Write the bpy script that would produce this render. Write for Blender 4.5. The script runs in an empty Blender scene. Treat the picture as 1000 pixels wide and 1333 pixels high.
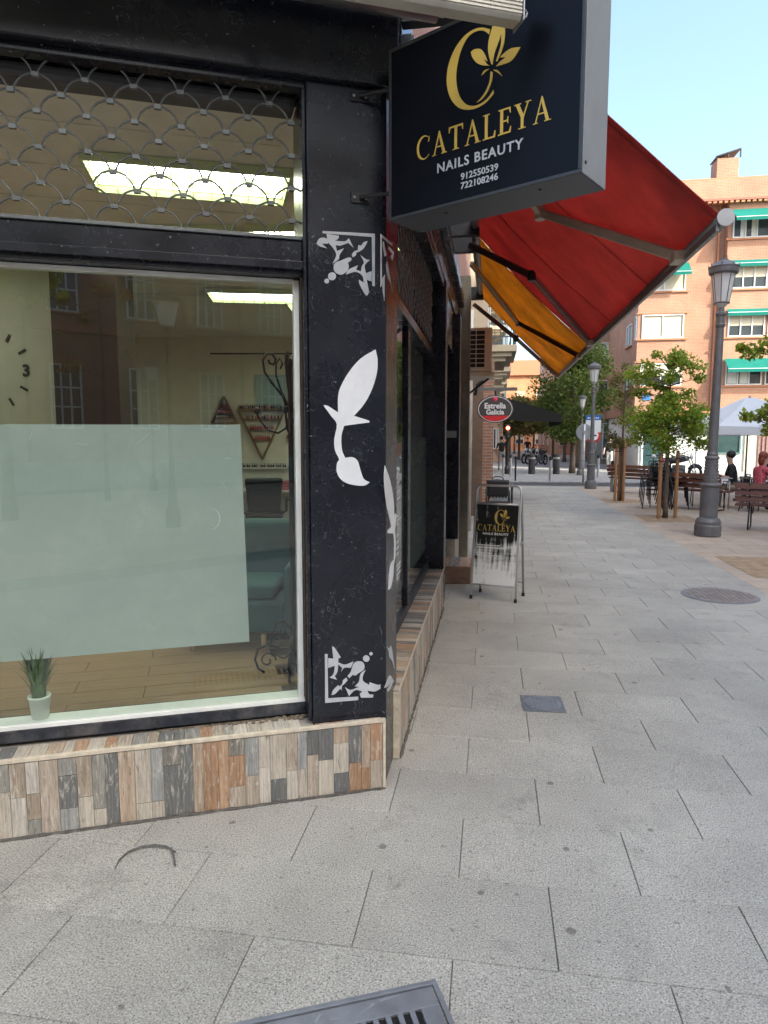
import bpy, bmesh, math, random
from mathutils import Matrix, Vector, noise
R = math.radians
rnd = random.Random(7)
scene = bpy.context.scene
COL = scene.collection

# ------------------------------------------------------------------ camera, sky, sun, exposure
# Axes: +Y runs up the street, X = 0 is the plinth face of the shop's street side, the shop corner is near the origin.
cam_data = bpy.data.cameras.new('camera')
cam_data.sensor_fit = 'HORIZONTAL'; cam_data.sensor_width = 36.0; cam_data.lens = 31.68
cam_data.clip_start = 0.05; cam_data.clip_end = 2000
cam = bpy.data.objects.new('camera', cam_data); COL.objects.link(cam)
cam.location = (0.432, -2.93, 1.6); cam.rotation_euler = (R(90 - 6.13), 0, R(8.99))
scene.camera = cam

SUN_AZ, SUN_EL = R(131), R(41)       # azimuth clockwise from +Y
world = bpy.data.worlds.new('World'); scene.world = world; world.use_nodes = True
wn = world.node_tree.nodes; wl = world.node_tree.links
sky = wn.new('ShaderNodeTexSky'); sky.sky_type = 'NISHITA'; sky.sun_disc = False
sky.sun_elevation = SUN_EL; sky.sun_rotation = SUN_AZ; sky.altitude = 700; sky.air_density = 1.0; sky.dust_density = 8.5; sky.ozone_density = 1.2
wl.new(sky.outputs[0], wn['Background'].inputs[0]); wn['Background'].inputs[1].default_value = 0.15
sun_d = bpy.data.lights.new('sun', 'SUN'); sun_d.energy = 2.0; sun_d.angle = R(0.53); sun_d.color = (1.0, 0.93, 0.83)
sun = bpy.data.objects.new('sun', sun_d); COL.objects.link(sun)
sdir = Vector((math.sin(SUN_AZ) * math.cos(SUN_EL), math.cos(SUN_AZ) * math.cos(SUN_EL), math.sin(SUN_EL)))
sun.rotation_euler = sdir.to_track_quat('Z', 'Y').to_euler(); sun.location = sdir * 60
vs = scene.view_settings
vs.view_transform = 'Standard'; vs.look = 'None'; vs.gamma = 1.0; vs.use_curve_mapping = False; vs.exposure = 1.92
vs.use_white_balance = True; vs.white_balance_temperature = 6350; vs.white_balance_tint = 4   # the phone's shade white balance
scene.cycles.max_bounces = 8; scene.cycles.transparent_max_bounces = 16; scene.cycles.caustics_reflective = False
scene.cycles.caustics_refractive = False; scene.cycles.use_denoising = True

# ------------------------------------------------------------------ helpers
class MB:
    """collects shapes into one mesh; T maps local to world"""
    def __init__(s, T=None): s.v = []; s.f = []; s.m = []; s.T = T or Matrix()
    def add(s, vs, fs, mi=0):
        b = len(s.v); s.v += [s.T @ Vector(p) for p in vs]
        s.f += [tuple(b + i for i in f) for f in fs]; s.m += [mi] * len(fs); return s
    def box(s, x0, x1, y0, y1, z0, z1, mi=0):
        return s.add([(x0,y0,z0),(x1,y0,z0),(x1,y1,z0),(x0,y1,z0),(x0,y0,z1),(x1,y0,z1),(x1,y1,z1),(x0,y1,z1)],
            [(0,3,2,1),(4,5,6,7),(0,1,5,4),(1,2,6,5),(2,3,7,6),(3,0,4,7)], mi)
    def hexa(s, p, mi=0):
        return s.add(p, [(0,3,2,1),(4,5,6,7),(0,1,5,4),(1,2,6,5),(2,3,7,6),(3,0,4,7)], mi)
    def quad(s, p, mi=0): return s.add(p, [(0,1,2,3)], mi)
    def tube(s, path, r, n=8, mi=0, closed=False, caps=True):
        P = [Vector(p) for p in path]; k = len(P); rs = r if isinstance(r, (list, tuple)) else [r] * k
        b = []; up = None
        for i in range(k):
            if closed: t = P[(i+1) % k] - P[i-1]
            else: t = P[min(i+1, k-1)] - P[max(i-1, 0)]
            t.normalize()
            if up is None:
                up = Vector((0,0,1)) if abs(t.z) < .9 else Vector((1,0,0))
            a = t.cross(up)
            if a.length < 1e-6: a = t.orthogonal()
            a.normalize(); up = a.cross(t).normalized()
            b += [P[i] + rs[i] * (math.cos(2*math.pi*j/n) * a + math.sin(2*math.pi*j/n) * up) for j in range(n)]
        f = []
        for i in range(k if closed else k - 1):
            i2 = (i + 1) % k
            f += [(i*n+j, i*n+(j+1) % n, i2*n+(j+1) % n, i2*n+j) for j in range(n)]
        if caps and not closed: f += [tuple(range(n-1, -1, -1)), tuple(range((k-1)*n, k*n))]
        return s.add(b, f, mi)
    def lathe(s, prof, n=16, c=(0,0,0), mi=0):
        b = []; f = []; k = len(prof)
        for r, z in prof: b += [(c[0]+r*math.cos(2*math.pi*j/n), c[1]+r*math.sin(2*math.pi*j/n), c[2]+z) for j in range(n)]
        for i in range(k-1): f += [(i*n+j, i*n+(j+1) % n, (i+1)*n+(j+1) % n, (i+1)*n+j) for j in range(n)]
        f += [tuple(range(n-1, -1, -1)), tuple(range((k-1)*n, k*n))]
        return s.add(b, f, mi)
    def prism(s, poly, z0, z1, mi=0):
        a = sum(poly[i][0]*poly[(i+1) % len(poly)][1] - poly[(i+1) % len(poly)][0]*poly[i][1] for i in range(len(poly)))
        if a < 0: poly = poly[::-1]
        k = len(poly)
        return s.add([(x,y,z0) for x,y in poly] + [(x,y,z1) for x,y in poly],
            [tuple(range(k-1,-1,-1)), tuple(range(k,2*k))] + [(i,(i+1) % k,k+(i+1) % k,k+i) for i in range(k)], mi)
    def ball(s, c, r, n=10, k=7, mi=0):
        rr = r if isinstance(r, (tuple, list)) else (r, r, r)
        b = []; f = []
        for i in range(1, k):
            a = math.pi * i / k
            b += [(c[0]+rr[0]*math.sin(a)*math.cos(2*math.pi*j/n), c[1]+rr[1]*math.sin(a)*math.sin(2*math.pi*j/n), c[2]-rr[2]*math.cos(a)) for j in range(n)]
        b += [(c[0],c[1],c[2]-rr[2]), (c[0],c[1],c[2]+rr[2])]
        for i in range(k-2): f += [(i*n+j, i*n+(j+1) % n, (i+1)*n+(j+1) % n, (i+1)*n+j) for j in range(n)]
        q = (k-1)*n
        f += [(q, (j+1) % n, j) for j in range(n)] + [(q+1, (k-2)*n+j, (k-2)*n+(j+1) % n) for j in range(n)]
        return s.add(b, f, mi)
    def mesh(s, name, mats, smooth=False):
        me = bpy.data.meshes.new(name); me.from_pydata(s.v, [], s.f)
        for m in (mats if isinstance(mats, (list, tuple)) else [mats]): me.materials.append(m)
        me.polygons.foreach_set('material_index', s.m)
        if smooth: me.polygons.foreach_set('use_smooth', [True] * len(s.f))
        me.update(); return me
    def build(s, name, mats, parent=None, smooth=False, bevel=0, seg=2, angle=None):
        o = bpy.data.objects.new(name, s.mesh(name, mats, smooth)); COL.objects.link(o)
        if parent: o.parent = parent
        if bevel:
            b = o.modifiers.new('bevel', 'BEVEL'); b.width = bevel; b.segments = seg; b.limit_method = 'ANGLE'; b.angle_limit = R(40)
        return o
def tag(o, label=None, cat=None, group=None, kind=None):
    if label: o['label'] = label
    if cat: o['category'] = cat
    if group: o['group'] = group
    if kind: o['kind'] = kind
    return o
def empty(name, label, cat, loc=(0,0,0), rz=0, group=None):
    o = bpy.data.objects.new(name, None); COL.objects.link(o); o.empty_display_size = .1
    o.location = loc; o.rotation_euler = (0, 0, rz); return tag(o, label, cat, group)
def inst(name, me, parent=None, loc=(0,0,0), rot=(0,0,0), scale=(1,1,1)):
    o = bpy.data.objects.new(name, me); COL.objects.link(o); o.parent = parent
    o.location = loc; o.rotation_euler = rot; o.scale = scale; return o
def copy_tree(o, parent=None):
    c = o.copy(); COL.objects.link(c); c.parent = parent
    for ch in list(o.children): copy_tree(ch, c)
    return c
def place(root, loc, rz=0, label=None, scale=None):
    root.location = loc; root.rotation_euler = (0, 0, rz)
    if label: root['label'] = label
    if scale: root.scale = (scale,) * 3
    return root
def frame(o, x, y, z):
    m = Matrix.Identity(4)
    for i, a in enumerate((x, y, z, o)):
        for j in range(3): m[j][i] = a[j]
    return m
def smooth_poly(p, k=3):
    out = []; n = len(p)
    def sharp(i):
        a, b, c = (Vector(p[(i+j) % n]) for j in (-1, 0, 1)); u = b - a; w = c - b
        return u.length < 1e-9 or w.length < 1e-9 or abs(u.angle(w)) > R(58)
    for i in range(n):
        a, b, c, d = (Vector(p[(i+j) % n]) for j in (-1, 0, 1, 2))
        if sharp(i): a = b - (c - b)
        if sharp(i + 1): d = c + (c - b)
        for q in range(k):
            t = q / k
            out.append(tuple(.5*((2*b)+(c-a)*t+(2*a-5*b+4*c-d)*t*t+(3*b-a-3*c+d)*t**3)))
    return out
def text_mesh(txt, size, ext, T, mat, name, parent, align='CENTER', sx=1.0, offset=0.0, space=1.0):
    cu = bpy.data.curves.new('text', 'FONT'); cu.body = txt; cu.size = size; cu.extrude = ext; cu.align_x = align
    cu.offset = offset; cu.space_character = space; cu.resolution_u = 3
    to = bpy.data.objects.new('text', cu); COL.objects.link(to)
    dg = bpy.context.evaluated_depsgraph_get()
    me = bpy.data.meshes.new_from_object(to.evaluated_get(dg)); bpy.data.objects.remove(to)
    me.transform(T @ Matrix.Diagonal((sx, 1, 1, 1))); me.materials.clear(); me.materials.append(mat)
    o = bpy.data.objects.new(name, me); COL.objects.link(o); o.parent = parent; return o

# ------------------------------------------------------------------ materials
MATS = {}
def nodes_for(name):
    m = bpy.data.materials.new(name); m.use_nodes = True
    nt = m.node_tree; return m, nt.nodes, nt.links, nt.nodes['Principled BSDF']
def mat(name, col, rough=.6, metal=0., var=.25, scale=6., bump=.0, bscale=60., dirt=0., dirtcol=(.06,.05,.04), spec=.5, rvar=.1, objvar=0., coat=0., stretch=None):
    """painted / plain material: base colour with fine tonal variation, roughness variation, fine bump and patchy dirt"""
    if name in MATS: return MATS[name]
    m, N, L, b = nodes_for(name)
    tc = N.new('ShaderNodeTexCoord'); co = tc.outputs['Object']
    if stretch:
        mp = N.new('ShaderNodeMapping'); mp.inputs['Scale'].default_value = stretch; L.new(co, mp.inputs[0]); co = mp.outputs[0]
    n1 = N.new('ShaderNodeTexNoise'); n1.inputs['Scale'].default_value = scale; n1.inputs['Detail'].default_value = 6
    n1.inputs['Roughness'].default_value = .62; L.new(co, n1.inputs['Vector'])
    mr = N.new('ShaderNodeMapRange'); mr.inputs[1].default_value = .3; mr.inputs[2].default_value = .7
    mr.inputs[3].default_value = 1 - var; mr.inputs[4].default_value = 1 + var; L.new(n1.outputs[0], mr.inputs[0])
    fac = mr.outputs[0]
    if objvar:
        oi = N.new('ShaderNodeObjectInfo'); m2 = N.new('ShaderNodeMapRange'); m2.inputs[3].default_value = 1 - objvar; m2.inputs[4].default_value = 1 + objvar
        L.new(oi.outputs['Random'], m2.inputs[0]); mm = N.new('ShaderNodeMath'); mm.operation = 'MULTIPLY'
        L.new(fac, mm.inputs[0]); L.new(m2.outputs[0], mm.inputs[1]); fac = mm.outputs[0]
    vm = N.new('ShaderNodeVectorMath'); vm.operation = 'SCALE'; vm.inputs[0].default_value = col; L.new(fac, vm.inputs['Scale'])
    out = vm.outputs[0]
    if dirt:
        n2 = N.new('ShaderNodeTexNoise'); n2.inputs['Scale'].default_value = scale * .45; n2.inputs['Detail'].default_value = 8; n2.inputs['Roughness'].default_value = .7
        L.new(co, n2.inputs['Vector'])
        r2 = N.new('ShaderNodeMapRange'); r2.inputs[1].default_value = .48; r2.inputs[2].default_value = .72; r2.inputs[4].default_value = dirt
        L.new(n2.outputs[0], r2.inputs[0])
        mx = N.new('ShaderNodeMixRGB'); mx.inputs[2].default_value = (*dirtcol, 1); L.new(r2.outputs[0], mx.inputs[0]); L.new(out, mx.inputs[1]); out = mx.outputs[0]
    L.new(out, b.inputs['Base Color'])
    rr = N.new('ShaderNodeMapRange'); rr.inputs[3].default_value = max(.02, rough - rvar); rr.inputs[4].default_value = min(1, rough + rvar)
    L.new(n1.outputs[0], rr.inputs[0]); L.new(rr.outputs[0], b.inputs['Roughness'])
    b.inputs['Metallic'].default_value = metal; b.inputs['Specular IOR Level'].default_value = spec; b.inputs['Coat Weight'].default_value = coat
    if bump:
        n3 = N.new('ShaderNodeTexNoise'); n3.inputs['Scale'].default_value = bscale; n3.inputs['Detail'].default_value = 4; L.new(co, n3.inputs['Vector'])
        bp = N.new('ShaderNodeBump'); bp.inputs['Strength'].default_value = bump; bp.inputs['Distance'].default_value = .01
        L.new(n3.outputs[0], bp.inputs['Height']); L.new(bp.outputs[0], b.inputs['Normal'])
    MATS[name] = m; return m
def ramp(N, stops, interp='LINEAR'):
    r = N.new('ShaderNodeValToRGB'); r.color_ramp.interpolation = interp; e = r.color_ramp.elements
    while len(e) < len(stops): e.new(.5)
    for el, (p, c) in zip(e, stops): el.position = p; el.color = (*c, 1)
    return r
def m_granite():
    m, N, L, b = nodes_for('granite'); tc = N.new('ShaderNodeTexCoord'); oi = N.new('ShaderNodeObjectInfo'); geo = N.new('ShaderNodeNewGeometry')
    pos = geo.outputs['Position']
    # slow tone between slabs
    t = N.new('ShaderNodeMapRange'); t.inputs[3].default_value = .92; t.inputs[4].default_value = 1.05; L.new(oi.outputs['Random'], t.inputs[0])
    sp = N.new('ShaderNodeTexNoise'); sp.inputs['Scale'].default_value = 170; sp.inputs['Detail'].default_value = 2.5; L.new(pos, sp.inputs['Vector'])
    r1 = ramp(N, [(.30, (.11,.106,.094)), (.40, (.325,.312,.275)), (.55, (.42,.402,.355)), (.70, (.60,.575,.51))]); L.new(sp.outputs[0], r1.inputs[0])
    vo = N.new('ShaderNodeTexVoronoi'); vo.inputs['Scale'].default_value = 95; vo.inputs['Randomness'].default_value = 1; L.new(pos, vo.inputs['Vector'])
    rv = N.new('ShaderNodeMapRange'); rv.inputs[1].default_value = .10; rv.inputs[2].default_value = .2; rv.inputs[3].default_value = .45; rv.inputs[4].default_value = 1; L.new(vo.outputs['Distance'], rv.inputs[0])
    big = N.new('ShaderNodeTexNoise'); big.inputs['Scale'].default_value = 1.3; big.inputs['Detail'].default_value = 6; big.inputs['Roughness'].default_value = .65; L.new(pos, big.inputs['Vector'])
    rb = N.new('ShaderNodeMapRange'); rb.inputs[1].default_value = .3; rb.inputs[2].default_value = .7; rb.inputs[3].default_value = .78; rb.inputs[4].default_value = 1.10; L.new(big.outputs[0], rb.inputs[0])
    # old gum and grime spots
    g = N.new('ShaderNodeTexVoronoi'); g.voronoi_dimensions = '2D'; g.inputs['Scale'].default_value = 2.9; L.new(pos, g.inputs['Vector'])
    wn_ = N.new('ShaderNodeTexNoise'); wn_.inputs['Scale'].default_value = 40; L.new(pos, wn_.inputs['Vector'])
    ad = N.new('ShaderNodeMath'); ad.operation = 'MULTIPLY_ADD'; ad.inputs[1].default_value = .05; L.new(wn_.outputs[0], ad.inputs[0])
    sc_g = N.new('ShaderNodeSeparateColor'); L.new(g.outputs['Color'], sc_g.inputs[0])
    iv = N.new('ShaderNodeMath'); iv.operation = 'MULTIPLY_ADD'; iv.inputs[1].default_value = .11; L.new(sc_g.outputs[0], iv.inputs[0]); L.new(g.outputs['Distance'], iv.inputs[2]); L.new(iv.outputs[0], ad.inputs[2])
    rg = N.new('ShaderNodeMapRange'); rg.inputs[1].default_value = .075; rg.inputs[2].default_value = .092; rg.inputs[3].default_value = .5; rg.inputs[4].default_value = 1; L.new(ad.outputs[0], rg.inputs[0])
    # darker walked-in patches, small spatters and hairline cracks, each with its own outline
    st = N.new('ShaderNodeTexNoise'); st.inputs['Scale'].default_value = 2.7; st.inputs['Detail'].default_value = 9; st.inputs['Roughness'].default_value = .72; st.inputs['Distortion'].default_value = .6; L.new(pos, st.inputs['Vector'])
    rs = N.new('ShaderNodeMapRange'); rs.inputs[1].default_value = .56; rs.inputs[2].default_value = .74; rs.inputs[3].default_value = 1; rs.inputs[4].default_value = .66; L.new(st.outputs[0], rs.inputs[0])
    g2 = N.new('ShaderNodeTexVoronoi'); g2.voronoi_dimensions = '2D'; g2.inputs['Scale'].default_value = 5.5; L.new(pos, g2.inputs['Vector'])
    a2 = N.new('ShaderNodeMath'); a2.operation = 'MULTIPLY_ADD'; a2.inputs[1].default_value = .12; L.new(wn_.outputs[0], a2.inputs[0]); L.new(g2.outputs['Distance'], a2.inputs[2])
    r2 = N.new('ShaderNodeMapRange'); r2.inputs[1].default_value = .080; r2.inputs[2].default_value = .105; r2.inputs[3].default_value = .66; r2.inputs[4].default_value = 1; L.new(a2.outputs[0], r2.inputs[0])
    ck_ = N.new('ShaderNodeTexNoise'); ck_.inputs['Scale'].default_value = 1.1; ck_.inputs['Detail'].default_value = 5; ck_.inputs['Distortion'].default_value = 1.0; L.new(pos, ck_.inputs['Vector'])
    c1_ = N.new('ShaderNodeMath'); c1_.operation = 'SUBTRACT'; c1_.inputs[1].default_value = .6; L.new(ck_.outputs[0], c1_.inputs[0]); c2_ = N.new('ShaderNodeMath'); c2_.operation = 'ABSOLUTE'; L.new(c1_.outputs[0], c2_.inputs[0])
    r3 = N.new('ShaderNodeMapRange'); r3.inputs[1].default_value = .0; r3.inputs[2].default_value = .0016; r3.inputs[3].default_value = .72; r3.inputs[4].default_value = 1; L.new(c2_.outputs[0], r3.inputs[0])
    cur = t.outputs[0]
    for o in (rv.outputs[0], rb.outputs[0], rg.outputs[0], rs.outputs[0], r2.outputs[0], r3.outputs[0]):
        q = N.new('ShaderNodeMath'); q.operation = 'MULTIPLY'; L.new(cur, q.inputs[0]); L.new(o, q.inputs[1]); cur = q.outputs[0]
    vm = N.new('ShaderNodeVectorMath'); vm.operation = 'SCALE'; L.new(r1.outputs[0], vm.inputs[0]); L.new(cur, vm.inputs['Scale'])
    L.new(vm.outputs[0], b.inputs['Base Color']); b.inputs['Roughness'].default_value = .72; b.inputs['Specular IOR Level'].default_value = .4
    bp = N.new('ShaderNodeBump'); bp.inputs['Strength'].default_value = .25; bp.inputs['Distance'].default_value = .004; L.new(sp.outputs[0], bp.inputs['Height']); L.new(bp.outputs[0], b.inputs['Normal'])
    return m
def m_plank():
    """printed wood-look tiles: each tile takes its own tone, with stretched grain and worn streaks"""
    m, N, L, b = nodes_for('plank_tile'); tc = N.new('ShaderNodeTexCoord'); oi = N.new('ShaderNodeObjectInfo')
    pal = [(.55,.49,.40),(.30,.285,.25),(.44,.26,.15),(.45,.37,.29),(.17,.17,.16),(.55,.50,.43),(.37,.30,.225),(.34,.34,.32),(.48,.31,.19),(.60,.54,.45),(.24,.215,.18),(.47,.36,.26),(.52,.455,.37),(.40,.24,.14)]
    pr = ramp(N, [(i/len(pal), c) for i, c in enumerate(pal)], 'CONSTANT'); L.new(oi.outputs['Random'], pr.inputs[0])
    off = N.new('ShaderNodeVectorMath'); off.operation = 'SCALE'; off.inputs[0].default_value = (37, 53, 71); L.new(oi.outputs['Random'], off.inputs['Scale'])
    def grain(sc, det, dist=0):
        mp = N.new('ShaderNodeMapping'); mp.inputs['Scale'].default_value = sc; L.new(tc.outputs['Object'], mp.inputs[0]); L.new(off.outputs[0], mp.inputs[1])
        n = N.new('ShaderNodeTexNoise'); n.inputs['Scale'].default_value = 1; n.inputs['Detail'].default_value = det; n.inputs['Roughness'].default_value = .7; n.inputs['Distortion'].default_value = dist
        L.new(mp.outputs[0], n.inputs['Vector']); return n
    g1 = grain((150, 150, 7), 6, .6); g2 = grain((45, 45, 9), 8, 1.2)
    r1 = N.new('ShaderNodeMapRange'); r1.inputs[1].default_value = .35; r1.inputs[2].default_value = .68; r1.inputs[3].default_value = .60; r1.inputs[4].default_value = 1.22; L.new(g1.outputs[0], r1.inputs[0])
    vm = N.new('ShaderNodeVectorMath'); vm.operation = 'SCALE'; L.new(pr.outputs[0], vm.inputs[0]); L.new(r1.outputs[0], vm.inputs['Scale'])
    r2 = N.new('ShaderNodeMapRange'); r2.inputs[1].default_value = .54; r2.inputs[2].default_value = .64; r2.inputs[4].default_value = .75; L.new(g2.outputs[0], r2.inputs[0])
    mx = N.new('ShaderNodeMixRGB'); mx.inputs[2].default_value = (.60,.55,.47,1); L.new(r2.outputs[0], mx.inputs[0]); L.new(vm.outputs[0], mx.inputs[1])
    r3 = N.new('ShaderNodeMapRange'); r3.inputs[1].default_value = .42; r3.inputs[2].default_value = .34; r3.inputs[4].default_value = .7; L.new(g2.outputs[0], r3.inputs[0])
    m2 = N.new('ShaderNodeMixRGB'); m2.inputs[2].default_value = (.09,.08,.07,1); L.new(r3.outputs[0], m2.inputs[0]); L.new(mx.outputs[0], m2.inputs[1])
    g3 = grain((420, 420, 60), 5, 2.0)
    r4 = N.new('ShaderNodeMapRange'); r4.inputs[1].default_value = .40; r4.inputs[2].default_value = .33; r4.inputs[4].default_value = .8; L.new(g3.outputs[0], r4.inputs[0])
    gt_ = N.new('ShaderNodeMapRange'); gt_.inputs[1].default_value = .45; gt_.inputs[2].default_value = .6; L.new(g2.outputs[0], gt_.inputs[0])
    r5 = N.new('ShaderNodeMath'); r5.operation = 'MULTIPLY'; L.new(r4.outputs[0], r5.inputs[0]); L.new(gt_.outputs[0], r5.inputs[1])
    m3 = N.new('ShaderNodeMixRGB'); m3.inputs[2].default_value = (.12,.095,.07,1); L.new(r5.outputs[0], m3.inputs[0]); L.new(m2.outputs[0], m3.inputs[1])
    r6 = N.new('ShaderNodeMapRange'); r6.inputs[1].default_value = .64; r6.inputs[2].default_value = .70; r6.inputs[4].default_value = .8; L.new(g3.outputs[0], r6.inputs[0])
    m4 = N.new('ShaderNodeMixRGB'); m4.inputs[2].default_value = (.62,.57,.49,1); L.new(r6.outputs[0], m4.inputs[0]); L.new(m3.outputs[0], m4.inputs[1])
    L.new(m4.outputs[0], b.inputs['Base Color']); b.inputs['Roughness'].default_value = .55
    bp = N.new('ShaderNodeBump'); bp.inputs['Strength'].default_value = .3; bp.inputs['Distance'].default_value = .003; L.new(g1.outputs[0], bp.inputs['Height']); L.new(bp.outputs[0], b.inputs['Normal'])
    return m
def m_black_paint():
    """old black gloss paint: scuffs, scratches, chips and dust"""
    m, N, L, b = nodes_for('worn_black_paint'); tc = N.new('ShaderNodeTexCoord'); co = tc.outputs['Object']
    n1 = N.new('ShaderNodeTexNoise'); n1.inputs['Scale'].default_value = 3; n1.inputs['Detail'].default_value = 8; n1.inputs['Roughness'].default_value = .65; L.new(co, n1.inputs['Vector'])
    c1 = ramp(N, [(.3, (.006,.007,.011)), (.6, (.013,.015,.022)), (.8, (.030,.032,.040))]); L.new(n1.outputs[0], c1.inputs[0])
    # scratches: thin bands of a strongly distorted noise
    s = N.new('ShaderNodeTexNoise'); s.inputs['Scale'].default_value = 9; s.inputs['Detail'].default_value = 1.5; s.inputs['Distortion'].default_value = 2.5; L.new(co, s.inputs['Vector'])
    sa = N.new('ShaderNodeMath'); sa.operation = 'SUBTRACT'; sa.inputs[1].default_value = .5; L.new(s.outputs[0], sa.inputs[0])
    sb = N.new('ShaderNodeMath'); sb.operation = 'ABSOLUTE'; L.new(sa.outputs[0], sb.inputs[0])
    sm = N.new('ShaderNodeMapRange'); sm.inputs[1].default_value = .006; sm.inputs[2].default_value = .0; sm.inputs[4].default_value = 1; L.new(sb.outputs[0], sm.inputs[0])
    gate = N.new('ShaderNodeTexNoise'); gate.inputs['Scale'].default_value = 5; gate.inputs['Detail'].default_value = 3; L.new(co, gate.inputs['Vector'])
    gm = N.new('ShaderNodeMapRange'); gm.inputs[1].default_value = .47; gm.inputs[2].default_value = .60; L.new(gate.outputs[0], gm.inputs[0])
    mu = N.new('ShaderNodeMath'); mu.operation = 'MULTIPLY'; L.new(sm.outputs[0], mu.inputs[0]); L.new(gm.outputs[0], mu.inputs[1])
    # chips
    v = N.new('ShaderNodeTexNoise'); v.inputs['Scale'].default_value = 55; v.inputs['Detail'].default_value = 3; L.new(co, v.inputs['Vector'])
    vm = N.new('ShaderNodeMapRange'); vm.inputs[1].default_value = .69; vm.inputs[2].default_value = .73; L.new(v.outputs[0], vm.inputs[0])
    mu2 = N.new('ShaderNodeMath'); mu2.operation = 'MAXIMUM'; L.new(mu.outputs[0], mu2.inputs[0]); L.new(vm.outputs[0], mu2.inputs[1])
    mq = N.new('ShaderNodeMath'); mq.operation = 'MULTIPLY'; mq.inputs[1].default_value = .55; L.new(mu2.outputs[0], mq.inputs[0])
    mx = N.new('ShaderNodeMixRGB'); mx.inputs[2].default_value = (.27,.28,.30,1); L.new(mq.outputs[0], mx.inputs[0]); L.new(c1.outputs[0], mx.inputs[1])
    L.new(mx.outputs[0], b.inputs['Base Color'])
    rr = N.new('ShaderNodeMapRange'); rr.inputs[3].default_value = .12; rr.inputs[4].default_value = .42; L.new(n1.outputs[0], rr.inputs[0]); L.new(rr.outputs[0], b.inputs['Roughness'])
    bp = N.new('ShaderNodeBump'); bp.inputs['Strength'].default_value = .12; bp.inputs['Distance'].default_value = .01; L.new(gate.outputs[0], bp.inputs['Height']); L.new(bp.outputs[0], b.inputs['Normal'])
    return m
def m_brick(name, c1, c2, mortar, bw=.24, rh=.065, rough=.8, vertical=False, ms=.012):
    m, N, L, b = nodes_for(name); geo = N.new('ShaderNodeNewGeometry'); sx = N.new('ShaderNodeSeparateXYZ'); L.new(geo.outputs['Position'], sx.inputs[0])
    ad = N.new('ShaderNodeMath'); ad.operation = 'ADD'; L.new(sx.outputs[0], ad.inputs[0]); L.new(sx.outputs[1], ad.inputs[1])
    cx = N.new('ShaderNodeCombineXYZ'); L.new(ad.outputs[0], cx.inputs[0]); L.new(sx.outputs[2], cx.inputs[1])
    br = N.new('ShaderNodeTexBrick'); br.inputs['Scale'].default_value = 1; br.inputs['Brick Width'].default_value = bw; br.inputs['Row Height'].default_value = rh
    br.inputs['Mortar Size'].default_value = ms; br.inputs['Mortar Smooth'].default_value = .3; br.inputs['Color1'].default_value = (*c1,1); br.inputs['Color2'].default_value = (*c2,1); br.inputs['Mortar'].default_value = (*mortar,1)
    L.new(cx.outputs[0], br.inputs['Vector'])
    n = N.new('ShaderNodeTexNoise'); n.inputs['Scale'].default_value = .9; n.inputs['Detail'].default_value = 7; n.inputs['Roughness'].default_value = .65; L.new(geo.outputs['Position'], n.inputs['Vector'])
    mr = N.new('ShaderNodeMapRange'); mr.inputs[1].default_value = .3; mr.inputs[2].default_value = .7; mr.inputs[3].default_value = .8; mr.inputs[4].default_value = 1.15; L.new(n.outputs[0], mr.inputs[0])
    vm = N.new('ShaderNodeVectorMath'); vm.operation = 'SCALE'; L.new(br.outputs[0], vm.inputs[0]); L.new(mr.outputs[0], vm.inputs['Scale'])
    L.new(vm.outputs[0], b.inputs['Base Color']); b.inputs['Roughness'].default_value = rough
    bp = N.new('ShaderNodeBump'); bp.inputs['Strength'].default_value = .4; bp.inputs['Distance'].default_value = .006; bp.invert = True; L.new(br.outputs['Fac'], bp.inputs['Height']); L.new(bp.outputs[0], b.inputs['Normal'])
    return m
def m_glass(name, tint=(.93,.97,.95), f0=.08, rough=.0):
    m, N, L, b = nodes_for(name); N.remove(b)
    lw = N.new('ShaderNodeLayerWeight'); lw.inputs[0].default_value = .5
    pw = N.new('ShaderNodeMath'); pw.operation = 'POWER'; pw.inputs[1].default_value = 4.5; L.new(lw.outputs['Facing'], pw.inputs[0])
    ma = N.new('ShaderNodeMath'); ma.operation = 'MULTIPLY_ADD'; ma.inputs[1].default_value = 1 - f0; ma.inputs[2].default_value = f0; L.new(pw.outputs[0], ma.inputs[0])
    t = N.new('ShaderNodeBsdfTransparent'); t.inputs[0].default_value = (*tint,1)
    g = N.new('ShaderNodeBsdfGlossy'); g.inputs['Roughness'].default_value = rough
    mx = N.new('ShaderNodeMixShader'); L.new(ma.outputs[0], mx.inputs[0]); L.new(t.outputs[0], mx.inputs[1]); L.new(g.outputs[0], mx.inputs[2])
    L.new(mx.outputs[0], N['Material Output'].inputs[0]); return m
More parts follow.
